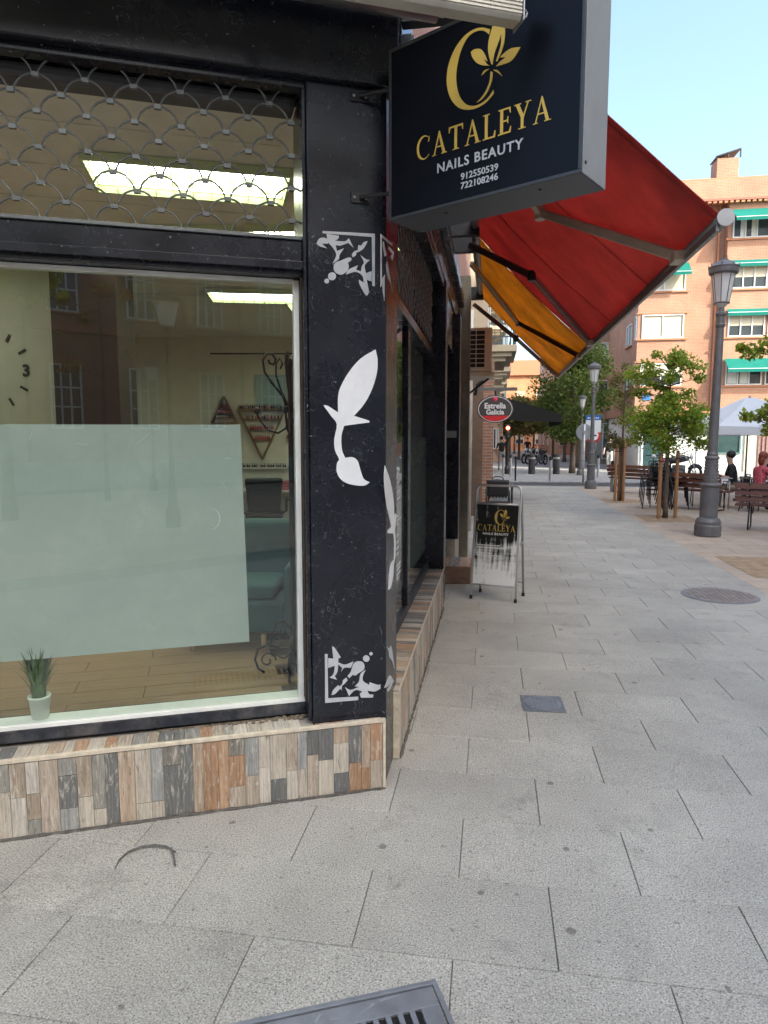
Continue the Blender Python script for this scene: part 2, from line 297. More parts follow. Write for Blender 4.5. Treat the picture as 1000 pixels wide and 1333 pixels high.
def m_fabric(name, col, trans=.35, rough=.85, var=.15):
    """thin cloth that lets some light through"""
    m, N, L, b = nodes_for(name); tc = N.new('ShaderNodeTexCoord')
    n = N.new('ShaderNodeTexNoise'); n.inputs['Scale'].default_value = 2.2; n.inputs['Detail'].default_value = 8; n.inputs['Roughness'].default_value = .7; L.new(tc.outputs['Object'], n.inputs['Vector'])
    mr = N.new('ShaderNodeMapRange'); mr.inputs[1].default_value = .3; mr.inputs[2].default_value = .7; mr.inputs[3].default_value = 1-var; mr.inputs[4].default_value = 1+var; L.new(n.outputs[0], mr.inputs[0])
    vm = N.new('ShaderNodeVectorMath'); vm.operation = 'SCALE'; vm.inputs[0].default_value = col; L.new(mr.outputs[0], vm.inputs['Scale'])
    L.new(vm.outputs[0], b.inputs['Base Color']); b.inputs['Roughness'].default_value = rough
    tr = N.new('ShaderNodeBsdfTranslucent'); L.new(vm.outputs[0], tr.inputs[0])
    mx = N.new('ShaderNodeMixShader'); mx.inputs[0].default_value = trans; L.new(b.outputs[0], mx.inputs[1]); L.new(tr.outputs[0], mx.inputs[2])
    L.new(mx.outputs[0], N['Material Output'].inputs[0]); return m
def m_emit(name, col, strength, base=(.8,.8,.8)):
    m, N, L, b = nodes_for(name); b.inputs['Base Color'].default_value = (*base,1); b.inputs['Emission Color'].default_value = (*col,1); b.inputs['Emission Strength'].default_value = strength; return m
def m_leaf(name, cols, trans=.4):
    m, N, L, b = nodes_for(name)
    at = N.new('ShaderNodeAttribute'); at.attribute_name = 'tone'
    cr = ramp(N, [(i/(len(cols)-1), c) for i, c in enumerate(cols)]); L.new(at.outputs['Fac'], cr.inputs[0])
    L.new(cr.outputs[0], b.inputs['Base Color']); b.inputs['Roughness'].default_value = .5; b.inputs['Specular IOR Level'].default_value = .3
    tr = N.new('ShaderNodeBsdfTranslucent'); sc = N.new('ShaderNodeVectorMath'); sc.operation = 'MULTIPLY'; sc.inputs[1].default_value = (1.25,1.35,.7); L.new(cr.outputs[0], sc.inputs[0]); L.new(sc.outputs[0], tr.inputs[0])
    mx = N.new('ShaderNodeMixShader'); mx.inputs[0].default_value = trans; L.new(b.outputs[0], mx.inputs[1]); L.new(tr.outputs[0], mx.inputs[2])
    L.new(mx.outputs[0], N['Material Output'].inputs[0]); return m
GRANITE = m_granite(); PLANK = m_plank(); BLACK = m_black_paint(); GLASS = m_glass('window_glass')
GLASS2 = m_glass('far_window_glass', (.55,.62,.62), .12)
WHITE_PAINT = mat('white_window_paint', (.80,.81,.77), .5, var=.08, dirt=.25, dirtcol=(.30,.27,.22))
WHITE_VINYL = mat('white_vinyl', (.74,.75,.77), .45, var=.05, dirt=.15, dirtcol=(.45,.45,.45), scale=20)
GREY_VINYL = mat('faded_white_vinyl', (.50,.51,.53), .5, var=.08, scale=20)
GOLD = mat('gold_lettering', (.62,.43,.08), .42, var=.06)
DARK_METAL = mat('dark_metal', (.02,.02,.022), .45, .3, var=.2)
GALV = mat('galvanised_wire', (.17,.18,.178), .42, .6, var=.15, scale=30)
ALU = mat('brushed_aluminium', (.38,.385,.39), .42, .7, var=.08, scale=12)
LAMP_GREY = mat('lamp_post_grey', (.14,.14,.145), .5, .2, var=.2, scale=5, dirt=.3, dirtcol=(.22,.21,.19))
CREAM = mat('cream_lacquer', (.62,.57,.47), .4, var=.1, dirt=.25, dirtcol=(.30,.26,.20))
BLACK_PLASTIC = mat('black_plastic', (.012,.012,.014), .4, var=.2)
# outlines of the stickers and the logo, in metres on their own surfaces
ORN_TOP=[[(0.261,2.469),(0.035,2.475),(0.036,2.257),(0.047,2.258),(0.049,2.461),(0.262,2.46)],[(0.288,2.417),(0.275,2.438),(0.251,2.442),(0.238,2.432),(0.238,2.42),(0.266,2.418),(0.243,2.4),(0.275,2.407)],[(0.245,2.459),(0.192,2.455),(0.195,2.443),(0.21,2.434),(0.168,2.434),(0.149,2.448),(0.129,2.411),(0.152,2.429),(0.186,2.415),(0.207,2.417),(0.201,2.392),(0.17,2.406),(0.19,2.376),(0.193,2.359),(0.22,2.34),(0.204,2.375),(0.216,2.402),(0.238,2.426)],[(0.067,2.442),(0.084,2.412),(0.102,2.398),(0.117,2.392),(0.119,2.38),(0.133,2.371),(0.137,2.382),(0.126,2.396),(0.111,2.401),(0.108,2.424),(0.096,2.421),(0.084,2.437)],[(0.216,2.323),(0.208,2.344),(0.187,2.353),(0.157,2.367),(0.14,2.369),(0.139,2.359),(0.154,2.347),(0.15,2.33),(0.16,2.31),(0.184,2.296),(0.208,2.304)],[(0.206,2.288),(0.209,2.278),(0.218,2.272),(0.228,2.271),(0.237,2.277),(0.24,2.286),(0.237,2.296),(0.228,2.302),(0.217,2.303),(0.209,2.298)],[(0.236,2.267),(0.238,2.261),(0.243,2.257),(0.249,2.257),(0.254,2.26),(0.256,2.266),(0.254,2.272),(0.249,2.275),(0.242,2.276),(0.237,2.273)],[(0.099,2.382),(0.075,2.367),(0.057,2.365),(0.072,2.352),(0.081,2.337),(0.075,2.309),(0.05,2.319),(0.05,2.276),(0.072,2.282),(0.063,2.235),(0.068,2.217),(0.079,2.22),(0.103,2.261),(0.106,2.28),(0.085,2.268),(0.091,2.297),(0.121,2.312),(0.163,2.297),(0.151,2.319),(0.109,2.34),(0.118,2.321),(0.097,2.314),(0.093,2.337),(0.084,2.354)]]
ORN_MID=[[(0.033,1.99),(0.024,1.947),(0.027,1.89),(0.048,1.821),(0.084,1.754),(0.131,1.702),(0.066,1.683),(0.062,1.674),(0.168,1.66),(0.175,1.658),(0.187,1.613),(0.185,1.556),(0.171,1.52),(0.139,1.523),(0.115,1.506),(0.103,1.468),(0.088,1.427),(0.06,1.411),(0.088,1.396),(0.151,1.404),(0.19,1.425),(0.209,1.46),(0.207,1.498),(0.198,1.514),(0.216,1.553),(0.219,1.602),(0.207,1.665),(0.232,1.701),(0.265,1.746),(0.246,1.744),(0.201,1.716),(0.201,1.778),(0.19,1.824),(0.154,1.887),(0.101,1.948)]]
ORN_BOT=[[(0.269,0.644),(0.257,0.643),(0.256,0.438),(0.117,0.431),(0.117,0.415),(0.27,0.417)],[(0.254,0.624),(0.231,0.619),(0.236,0.677),(0.224,0.669),(0.196,0.622),(0.207,0.62),(0.209,0.601),(0.177,0.587),(0.138,0.599),(0.151,0.57),(0.18,0.573),(0.196,0.555),(0.19,0.573),(0.209,0.591),(0.212,0.559),(0.225,0.538),(0.215,0.52),(0.249,0.534),(0.231,0.548),(0.224,0.586),(0.255,0.579)],[(0.14,0.585),(0.122,0.597),(0.097,0.593),(0.087,0.574),(0.092,0.555),(0.116,0.541),(0.129,0.532),(0.142,0.537),(0.158,0.522),(0.166,0.533),(0.151,0.551)],[(0.063,0.606),(0.066,0.597),(0.074,0.592),(0.083,0.593),(0.091,0.599),(0.094,0.608),(0.091,0.617),(0.083,0.622),(0.074,0.621),(0.066,0.615)],[(0.048,0.627),(0.05,0.623),(0.054,0.62),(0.059,0.621),(0.063,0.624),(0.064,0.628),(0.063,0.633),(0.059,0.635),(0.054,0.635),(0.05,0.632)],[(0.241,0.452),(0.232,0.474),(0.209,0.495),(0.203,0.487),(0.19,0.499),(0.187,0.515),(0.171,0.526),(0.166,0.513),(0.184,0.495),(0.192,0.49),(0.194,0.468),(0.2,0.477),(0.226,0.454)],[(0.178,0.482),(0.152,0.466),(0.11,0.478),(0.133,0.481),(0.113,0.502),(0.106,0.537),(0.082,0.554),(0.094,0.529),(0.094,0.503),(0.064,0.481),(0.064,0.494),(0.025,0.478),(0.012,0.479),(0.012,0.459),(0.038,0.448),(0.074,0.455),(0.065,0.438),(0.045,0.433),(0.048,0.42),(0.104,0.425),(0.11,0.442),(0.097,0.454),(0.129,0.464),(0.152,0.447),(0.159,0.438)]]
ORN_RTOP=[[(-0.111,2.432),(0.219,2.485),(0.219,2.475),(-0.076,2.428),(-0.077,2.24),(-0.109,2.222)],[(-0.033,2.424),(0.055,2.391),(-0.003,2.37),(-0.051,2.405)],[(0.114,2.445),(0.277,2.461),(0.22,2.409),(0.156,2.411),(0.219,2.439),(0.094,2.43)],[(0.074,2.373),(0.115,2.341),(0.165,2.311),(0.234,2.271),(0.178,2.296),(0.075,2.309),(0.035,2.346)],[(-0.069,2.264),(0.005,2.298),(-0.01,2.186),(-0.048,2.213)]]
ORN_RMID=[[(0.004,1.487),(0.168,1.408),(0.284,1.297),(0.298,1.229),(0.352,1.237),(0.381,1.229),(0.326,1.158),(0.347,1.106),(0.348,1.028),(0.287,0.99),(0.268,0.945),(0.184,0.901),(0.11,0.908),(0.121,0.956),(0.17,1.012),(0.287,1.019),(0.3,1.075),(0.272,1.148),(0.079,1.177),(0.096,1.189),(0.201,1.189),(0.049,1.31),(-0.018,1.419)]]
ORN_RBOT=[[(0.059,0.654),(0.145,0.617),(0.213,0.603),(0.333,0.441),(0.236,0.523),(0.145,0.573),(0.123,0.607)],[(0.146,0.485),(0.285,0.408),(0.124,0.415),(0.06,0.446),(0.214,0.427),(0.081,0.455),(-0.01,0.482)]]
LOGO=[[(0.5202,3.0609),(0.4871,3.0787),(0.4484,3.0845),(0.4093,3.0744),(0.373,3.0468),(0.3464,3.0044),(0.3366,2.9586),(0.3406,2.9138),(0.3583,2.8703),(0.3894,2.8341),(0.4265,2.8153),(0.466,2.8094),(0.5014,2.8151),(0.5296,2.8305),(0.5389,2.8408),(0.5374,2.8517),(0.517,2.8316),(0.4852,2.8198),(0.4527,2.8212),(0.4195,2.8389),(0.3921,2.8766),(0.3794,2.9237),(0.3789,2.9616),(0.387,3.002),(0.4032,3.0393),(0.4292,3.0675),(0.4615,3.0746),(0.4936,3.066),(0.5161,3.0453)],[(0.5464,3.0884),(0.5649,3.0808),(0.5776,3.057),(0.5802,3.0205),(0.5731,2.9822),(0.5524,2.9439),(0.5462,2.9449),(0.555,2.9678),(0.5649,2.9952),(0.566,3.0306),(0.5542,3.0039),(0.5394,2.973),(0.5325,2.94),(0.5262,2.9452),(0.5141,2.9865),(0.5146,3.0226),(0.5253,3.055),(0.5342,3.0775)],[(0.4412,3.0107),(0.4561,3.0152),(0.4819,3.0076),(0.4983,2.9866),(0.5115,2.9562),(0.4967,2.9688),(0.5084,2.9494),(0.5213,2.9385),(0.4894,2.9503),(0.4633,2.9692),(0.4467,2.9931)],[(0.6427,2.9604),(0.6254,2.9394),(0.6047,2.9259),(0.5743,2.9255),(0.5465,2.9278),(0.5648,2.9389),(0.5861,2.9463),(0.5615,2.9528),(0.5796,2.9622),(0.6068,2.9684)],[(0.5248,2.9181),(0.5343,2.9125),(0.5317,2.8873),(0.5165,2.8554),(0.4914,2.8339),(0.4689,2.8283),(0.4913,2.8418),(0.5101,2.8626),(0.5222,2.8903)],[(0.4868,2.916),(0.4993,2.9288),(0.5202,2.9284),(0.5057,2.9241),(0.4931,2.9176)],[(0.5342,2.9203),(0.553,2.9133),(0.5657,2.8974),(0.5721,2.8861),(0.5595,2.8994),(0.5468,2.9101)]]
# ------------------------------------------------------------------ ground
TH = R(24)
Ld = Vector((-math.cos(TH), -math.sin(TH), 0)); Ln = Vector((math.sin(TH), -math.cos(TH), 0)); P0 = Vector((-.024, 0, 0)); ZU = Vector((0,0,1))
LM = frame(P0, Ld, Ln, ZU)                 # shop's corner front: x = metres from the corner, y = outward, z = up
LT = frame(P0 + Ln * -.049, -Ld, ZU, Ln)   # lettering frame on that front
RT = frame(Vector((-.0295, 0, 0)), Vector((0,1,0)), ZU, Vector((1,0,0)))
def lw(s, o, z=0): return LM @ Vector((s, o, z))

m_plaza = m_brick('plaza_paving', (.40,.325,.25), (.44,.36,.28), (.30,.24,.19), .6, .4)
for n in m_plaza.node_tree.nodes:                                   # plaza slabs lie flat: joint pattern in X and Y
    if n.bl_idname == 'ShaderNodeCombineXYZ':
        sx = [q for q in m_plaza.node_tree.nodes if q.bl_idname == 'ShaderNodeSeparateXYZ'][0]
        m_plaza.node_tree.links.new(sx.outputs[0], n.inputs[0]); m_plaza.node_tree.links.new(sx.outputs[1], n.inputs[1])
m_far_pave = m_plaza.copy(); m_far_pave.name = 'far_paving'
for n in m_far_pave.node_tree.nodes:
    if n.bl_idname == 'ShaderNodeTexBrick':
        n.inputs['Color1'].default_value = (.27,.27,.27,1); n.inputs['Color2'].default_value = (.31,.31,.305,1); n.inputs['Mortar'].default_value = (.2,.2,.2,1); n.inputs['Brick Width'].default_value = .64; n.inputs['Row Height'].default_value = .395
ASPHALT = mat('asphalt', (.055,.055,.058), .85, var=.3, scale=3, bump=.3, bscale=200)
EARTH = mat('sandy_tree_pit', (.33,.235,.15), .95, var=.3, scale=8, bump=.6, bscale=90)
GROUT = mat('joint_mortar', (.19,.178,.155), .9, var=.35, scale=20)
g = MB().quad([(-400,-400,-.06),(400,-400,-.06),(400,400,-.06),(-400,400,-.06)]).build('ground', mat('far_ground', (.2,.19,.18), .9)); tag(g, kind='structure')
g = MB().quad([(-6,-6,-.008),(3.3,-6,-.008),(3.3,20.9,-.008),(-6,20.9,-.008)]).build('pavement', GROUT); tag(g, kind='structure'); pavement = g
g = MB().quad([(3.3,-19,-.006),(40,-19,-.006),(40,20.9,-.006),(3.3,20.9,-.006)]).quad([(-12,-19,-.0065),(3.3,-19,-.0065),(3.3,-6,-.0065),(-12,-6,-.0065)]).build('plaza', m_plaza); tag(g, kind='structure')
g = MB().quad([(-2,21.05,-.05),(60,21.05,-.05),(60,23.5,-.05),(-2,23.5,-.05)]).build('road', ASPHALT); tag(g, kind='structure')
kb = MB().box(-2,60,20.9,21.05,-.05,.0).box(-2,60,23.5,23.65,-.05,.0).build('kerb', mat('kerb_stone', (.33,.33,.32), .8), bevel=.01); tag(kb, kind='structure')
g = MB().quad([(-2,23.65,-.004),(60,23.65,-.004),(60,140,-.004),(-2,140,-.004)]).build('far_pavement', m_far_pave); tag(g, kind='structure')
for (x0,x1,y0,y1) in ((3.5,4.6,5.4,6.9),(3.45,4.55,10.9,12.1),(3.35,4.3,14.9,16.0)):
    q = MB().quad([(x0,y0,-.002),(x1,y0,-.002),(x1,y1,-.002),(x0,y1,-.002)]).build('tree_pit', EARTH); tag(q, kind='structure')

PW, PL = .395, .64
def paver_mesh(w, l):
    b = MB().box(-w/2, w/2, -l/2, l/2, -.03, 0); me = b.mesh('paver', GRANITE)
    bm = bmesh.new(); bm.from_mesh(me); bmesh.ops.bevel(bm, geom=[e for e in bm.edges if all(v.co.z > -.001 for v in e.verts)], offset=.002, segments=1, affect='EDGES'); bm.to_mesh(me); bm.free(); return me
PAVER = paver_mesh(PL - .0032, PW - .0032)
n_pav = 0; restv = MB()
def facade_y(x):            # ground line of the shop's left front
    return -(P0.x - x) * math.tan(TH)
for k in range(-14, 53):
    y0 = .2 + k * PW; yc = y0 + PW / 2
    if y0 + PW > 20.9: break
    off = .02 if k % 2 else .34
    for j in range(-10, 5):
        xa = off + j * PL; xb = xa + PL
        xb2 = 3.297 if xb > 3.19 else xb
        if xa > 3.19: continue
        if yc > .3 and xb < -.02: continue
        if xb < -.05 and yc > facade_y(xb) + .35: continue
        if xa < -3.2: continue
        inview = yc > -1.9 and xa > -2.2 and not (yc > 3 and xb < .3)
        if inview and n_pav < 300:
            if xb2 != xb: me = paver_mesh(xb2 - xa - .0032, PW - .0032)
            else: me = PAVER
            inst('paver', me, pavement, ((xa + xb2) / 2, yc, rnd.uniform(-.0012, .0)), (rnd.uniform(-.0006,.0006), rnd.uniform(-.0006,.0006), 0)); n_pav += 1
        else:
            restv.box(xa + .0025, xb2 - .0025, y0 + .0025, y0 + PW - .0025, -.03, rnd.uniform(-.003, 0))
tag(restv.build('paver_field', GRANITE, pavement), kind='stuff')

# ------------------------------------------------------------------ the nail salon building
shop = empty('shop_building', 'black-painted corner nail salon with a big window over a wood-look tiled plinth', 'building', (0,0,0))
SBRICK = m_brick('shop_brick', (.30,.11,.07), (.35,.14,.09), (.30,.27,.24))
# massing above the shopfront
up_poly = [tuple(lw(7,-.06)[:2]), (-.045,.045), (-.045,11.25), (-9,11.25), (-9, lw(7,-.06)[1])]
MB().prism(up_poly, 3.72, 8.2).build('upper_wall', SBRICK, shop)
def lbox(name, s0, s1, o0, o1, z0, z1, m=None, bev=.004, parent=shop):
    return MB(LM).box(s0, s1, o0, o1, z0, z1).build(name, m or BLACK, parent, bevel=bev)
def rbox(name, x0, x1, y0, y1, z0, z1, m=None, bev=.004, parent=shop):
    return MB().box(x0, x1, y0, y1, z0, z1).build(name, m or BLACK, parent, bevel=bev)
# pillar at the corner
B = (-.03, .052)
pil = MB().prism([tuple(lw(.325,-.05)[:2]), B, (-.03,.40), (-.26,.47), tuple(lw(.325,-.33)[:2])], .002, 3.06).build('pillar', BLACK, shop, bevel=.006)
def ornament(polys, T, m, name, sgn=-1, rounded=False):
    b = MB(T)
    for i, p in enumerate(polys):
        q = [(sgn * x, y) for x, y in p]
        if rounded or len(q) > 6: q = smooth_poly(q, 3)
        b.prism(q, .0002, .0018 + .0001 * i)
    return b.build(name, m, pil)
ornament(ORN_TOP, LT, GREY_VINYL, 'corner_ornament'); ornament(ORN_MID, LT, WHITE_VINYL, 'leaf_ornament'); ornament(ORN_BOT, LT, GREY_VINYL, 'corner_ornament')
ornament(ORN_RTOP, RT, GREY_VINYL, 'corner_ornament', 1); ornament(ORN_RMID, RT, WHITE_VINYL, 'leaf_ornament', 1); ornament(ORN_RBOT, RT, GREY_VINYL, 'corner_ornament', 1)
# left front: beams, jambs, sill
lbox('fascia', -.06, 6.5, -.30, -.015, 3.06, 3.72, bev=.008)
lbox('fascia_moulding', -.075, 6.5, -.015, .006, 3.42, 3.5, bev=.006)
lbox('fascia_lip', .327, 6.5, -.12, -.06, 3.03, 3.06)
lbox('transom_bar', .343, 3.45, -.22, -.085, 2.292, 2.432)
lbox('transom_bead', .343, 3.45, -.085, -.062, 2.31, 2.345, bev=.003)
lbox('transom_track', .343, 3.45, -.15, -.075, 2.434, 2.449, GALV, .002)
lbox('jamb', .327, .343, -.32, -.058, .337, 3.03); lbox('jamb_bead', .343, .349, -.14, -.10, .41, 2.29, mat('rusty_bead', (.055,.035,.022), .8, var=.5, scale=30, bump=.8, bscale=120, dirt=.6, dirtcol=(.16,.10,.05)), .002)
lbox('jamb', 3.45, 3.62, -.32, -.06, .337, 3.03)
lbox('sill', .343, 3.45, -.32, -.150, .337, .392, mat('sill_paint', (.02,.024,.034), .5, var=.5, scale=14, bump=.5, dirt=.75, dirtcol=(.15,.14,.13)), .004)
lbox('wall_end', 3.62, 6.5, -.32, -.04, .337, 3.06)
win = empty('window', None, None); win.parent = shop
lbox('white_board', .345, 3.45, -.262, -.150, .392, .410, WHITE_PAINT, .002, win)
lbox('white_stile', .350, .374, -.20, -.152, .410, 2.285, WHITE_PAINT, .002, win)
lbox('white_head', .374, 3.45, -.20, -.155, 2.272, 2.290, WHITE_PAINT, .002, win)
lbox('glass_pane', .374, 3.45, -.174, -.168, .411, 2.272, GLASS, 0, win)
m_, N_, L_, b_ = nodes_for('frosted_film'); FILM = m_
tc_ = N_.new('ShaderNodeTexCoord'); nz_ = N_.new('ShaderNodeTexNoise'); nz_.inputs['Scale'].default_value = 5; nz_.inputs['Detail'].default_value = 9; nz_.inputs['Roughness'].default_value = .7; L_.new(tc_.outputs['Object'], nz_.inputs['Vector'])
cr_ = ramp(N_, [(.33, (.385,.425,.395)), (.55, (.425,.465,.43)), (.74, (.49,.525,.49))]); L_.new(nz_.outputs[0], cr_.inputs[0]); L_.new(cr_.outputs[0], b_.inputs['Base Color']); b_.inputs['Roughness'].default_value = .5
mpf = N_.new('ShaderNodeMapping'); mpf.inputs['Scale'].default_value = (60,60,60); L_.new(tc_.outputs['Object'], mpf.inputs[0])
tr_ = N_.new('ShaderNodeBsdfTranslucent'); tr_.inputs[0].default_value = (.5,.58,.53,1); mx_ = N_.new('ShaderNodeMixShader'); mx_.inputs[0].default_value = .02
L_.new(b_.outputs[0], mx_.inputs[1]); L_.new(tr_.outputs[0], mx_.inputs[2]); L_.new(mx_.outputs[0], N_['Material Output'].inputs[0])
film = MB(LM).hexa([(.592,-.1775,.690),(2.95,-.1775,.672),(2.95,-.1755,.672),(.592,-.1755,.690),(.611,-.1775,1.664),(2.95,-.1775,1.654),(2.95,-.1755,1.654),(.611,-.1755,1.664)]).build('frosted_film', FILM, win)
# scuffs on the film: two half-peeled round sticker marks and scratches
SCUFF = mat('film_scuff', (.60,.66,.63), .6, var=.1)
def arc_path(c, r, a0, a1, k=14, o=-.1753): return [(c[0]-r*math.cos(R(a0+(a1-a0)*i/k)), o, c[1]+r*math.sin(R(a0+(a1-a0)*i/k))) for i in range(k+1)]
MB(LM).tube(arc_path((.76,1.255),.052,-80,70), [.0004+.0022*math.sin(math.pi*i/14) for i in range(15)], 5).build('film_scuff', SCUFF, win)
for pth, rr in (([(1.28,1.585),(1.23,1.578)],.0012), ([(.68,1.52),(.655,1.517)],.0015), ([(1.05,1.575),(1.0,1.615),(.985,1.63)],.0009), ([(.70,1.42),(.68,1.39),(.675,1.36)],.0008), ([(1.45,1.60),(1.44,1.63)],.0012)):
    MB(LM).tube([(q[0],-.1753,q[1]) for q in pth], rr, 5).build('film_scuff', SCUFF, win)

# plinth with its wood-look tiles
CEMENT = mat('plinth_cement', (.36,.32,.27), .9, var=.2, scale=20)
TRIM = mat('plinth_trim', (.62,.54,.42), .5, var=.2, scale=25, dirt=.3, dirtcol=(.3,.24,.18))
pl = MB(LM).box(.004, 6.5, -.30, -.009, .002, .318).build('plinth', CEMENT, shop)
MB(LM).box(-.001, 6.5, -.016, .0015, .3165, .3335).build('edge_trim', TRIM, pl, bevel=.002)
MB(LM).box(-.001, .012, -.05, .0012, .004, .3155).build('end_trim', TRIM, pl, bevel=.002)
TCACHE = {}
def tile(w, h, T, loc, rot, parent):
    key = (round(w,3), round(h,3))
    if key not in TCACHE:
        me = MB().box(-w/2, w/2, -.0035, .0035, -h/2, h/2).mesh('plank_tile', PLANK); TCACHE[key] = me
    o = bpy.data.objects.new('plank_tile', TCACHE[key]); COL.objects.link(o); o.parent = parent
    o.matrix_world = T @ Matrix.Translation(loc) @ rot
    return o
RTOP = Matrix.Rotation(R(90), 4, 'X')
WID = (.042, .050, .058, .064, .070)
s = .0135
while s < 3.6:
    w = rnd.choice(WID); h0, h1 = .006, .3145
    sp = rnd.random()
    if sp < .24: cuts = [h0, h1]
    elif sp < .84: cuts = [h0, rnd.choice((.08,.11,.14,.17,.20,.23)), h1]
    else: cuts = [h0, rnd.choice((.07,.10)), rnd.choice((.18,.21,.24)), h1]
    for a, c in zip(cuts, cuts[1:]):
        tile(w - .002, c - a - .002, LM, (s + w/2, -.006 + rnd.uniform(-.0012,.0012), (a+c)/2), Matrix(), pl)
    s += w
s = .0135
while s < 3.6:
    w = rnd.choice(WID)
    depth = .125 if s > .33 else .028
    if s + w > .325 and s < .33: s += w; continue
    tile(w - .002, depth - .002, LM, (s + w/2, -.018 - depth/2, .3215 + rnd.uniform(-.0008,.0008)), RTOP, pl)
    s += w
MB(LM).box(.33,1.0,-.149,-.142,.325,.331).build('sealant', mat('dirty_mortar', (.2,.16,.11), .95, var=.6, scale=40, bump=1, bscale=150), pl)
# grime packed into the foot of the plinth
def grime(T, L_):
    p = []; r_ = []
    for i in range(int(L_ / .03)):
        p.append((i * .03, .004 + rnd.uniform(-.002, .003), .001)); r_.append(rnd.uniform(.003, .011))
    return MB(T).tube(p, r_, 5)
tag(grime(LM, 3.6).build('foot_grime', mat('packed_grime', (.11,.10,.085), .95, var=.5, scale=50), pl), kind='stuff')
# crumbling mortar lumps along the sill
lump = MB(LM)
for i in range(46):
    s_ = .35 + abs(rnd.gauss(0,.18)); lump.ball((s_, -.14 + rnd.uniform(-.01,.02), .327), (rnd.uniform(.004,.016), rnd.uniform(.004,.012), rnd.uniform(.003,.011)), 6, 4)
tag(lump.build('mortar_crumbs', MATS['dirty_mortar'], pl), kind='stuff')

# street side
plr = MB().box(-.30, -.009, .30, 3.52, .002, .352).build('plinth', CEMENT, shop)
MB().box(-.05, .0012, .286, .2985, .004, .3495).build('end_trim', TRIM, plr, bevel=.002)
MB().box(-.006, .0015, .288, 3.52, .3505, .3625).build('edge_trim', TRIM, plr, bevel=.002)
RZ = Matrix.Rotation(R(90), 4, 'Z')
y = .29
while y < 3.46:
    w = rnd.choice(WID); cuts = [.006, .3485] if rnd.random() < .3 else [.006, rnd.choice((.09,.13,.17,.21,.25)), .3485]
    for a, c in zip(cuts, cuts[1:]): tile(w - .002, c - a - .002, Matrix(), (-.006 + rnd.uniform(-.001,.001), y + w/2, (a+c)/2), RZ, plr)
    tile(w - .002, .136, Matrix(), (-.076, y + w/2, .3565), RZ @ RTOP, plr)
    y += w
tag(grime(frame(Vector((0,.3,0)), Vector((0,1,0)), Vector((1,0,0)), Vector((0,0,1))), 3.2).build('foot_grime', MATS['packed_grime'], plr), kind='stuff')
rbox('sill', -.26, -.146, .40, 3.5, .352, .408, MATS['sill_paint'])
rbox('window_head', -.26, -.12, .41, 3.5, 2.372, 2.44); rbox('mullion', -.22, -.145, 1.80, 1.89, .408, 2.372)
rbox('post', -.32, -.004, 3.52, 3.76, .002, 3.06); rbox('post_strip', -.006, .004, 3.515, 3.535, .36, 3.0, ALU, .001)
rbox('fascia', -.30, -.012, .41, 6.1, 3.06, 3.72, bev=.008); rbox('fascia_moulding', -.012, .055, .3, 6.15, 3.30, 3.42, bev=.01); rbox('fascia_lip', -.10, -.02, .42, 3.5, 2.99, 3.06)
w2 = empty('window', None, None); w2.parent = shop
rbox('glass_pane', -.174, -.168, .41, 1.80, .409, 2.371, GLASS, 0, w2); rbox('glass_pane', -.174, -.168, 1.89, 3.5, .409, 2.371, GLASS, 0, w2)
for (ya, yb) in ((.45, 1.80), (1.89, 3.46)):
    rbox('frosted_film', -.1775, -.1755, ya, yb, .56, 1.62, FILM, 0, w2)
    rbox('blind', -.215, -.21, ya, yb, .50, 2.36, mat('grey_blind', (.36,.35,.32), .8, var=.08, stretch=(1,14,1)), 0, w2)
lb = MB()
for z0, ln in ((1.385,.2),(1.363,.14),(1.322,.24),(1.26,.26),(1.215,.26),(1.178,.12),(1.10,.2),(1.075,.3),(1.05,.2),(1.005,.16),(.973,.2),(.928,.2),(.89,.2),(.85,.2),(.772,.3),(.745,.3),(.713,.3),(.688,.2)):
    lb.box(-.1675, -.1665, 1.27, 1.27 + ln, z0 - .009, z0 + .009)
lb.build('vinyl_lines', WHITE_VINYL, w2)
# doorway beyond the post
rbox('door', -.26, -.22, 3.78, 5.1, .2, 2.6, mat('door_leaf', (.012,.012,.014), .3, var=.2)); rbox('door_lintel', -.3, -.03, 3.76, 6.1, 2.6, 3.06)
rbox('plinth', -.3, .02, 5.12, 6.1, .002, .40, CEMENT); rbox('post', -.35, .05, 5.2, 5.5, .402, 3.06); rbox('side_panel', -.35, -.02, 5.52, 6.1, .402, 3.0)
rbox('post_strip', .048, .058, 5.19, 5.21, .41, 3.0, ALU, .001)
db = MB().box(-.26,.02,5.188,5.196,1.62,1.70).build('door_bell', ALU, shop)
st = MB().box(-.3, .225, 4.5, 5.1, .002, .195).build('doorstep', mat('doorstep_tile', (.22,.13,.09), .6, var=.35, scale=12), shop, bevel=.004)
yy = -.28
while yy < .2:
    tile(.06, .58, Matrix(), (yy+.03, 4.8, .1975), RTOP, st); yy += .062
rbox('stone_pilaster', -.2, .13, 6.2, 6.5, .002, 3.72, mat('weathered_stone', (.15,.13,.10), .85, var=.35, scale=6, dirt=.5, dirtcol=(.10,.085,.07)))
rbox('wall', -.3, -.01, 6.5, 11.25, .002, 3.72, mat('cream_render', (.30,.26,.20), .9, var=.2, scale=3, dirt=.35, dirtcol=(.25,.2,.15)))
MB().tube([(.06,8.6,.05),(.06,8.6,3.0),(.06,8.6,3.72)], .05, 10).build('downpipe', mat('pale_pipe', (.52,.50,.46), .6, var=.15, dirt=.3), shop, smooth=True)
MB().tube([(.05,6.75,.4),(.05,6.75,3.7)], .022, 8).build('downpipe', MATS['dark_metal'], shop, smooth=True)
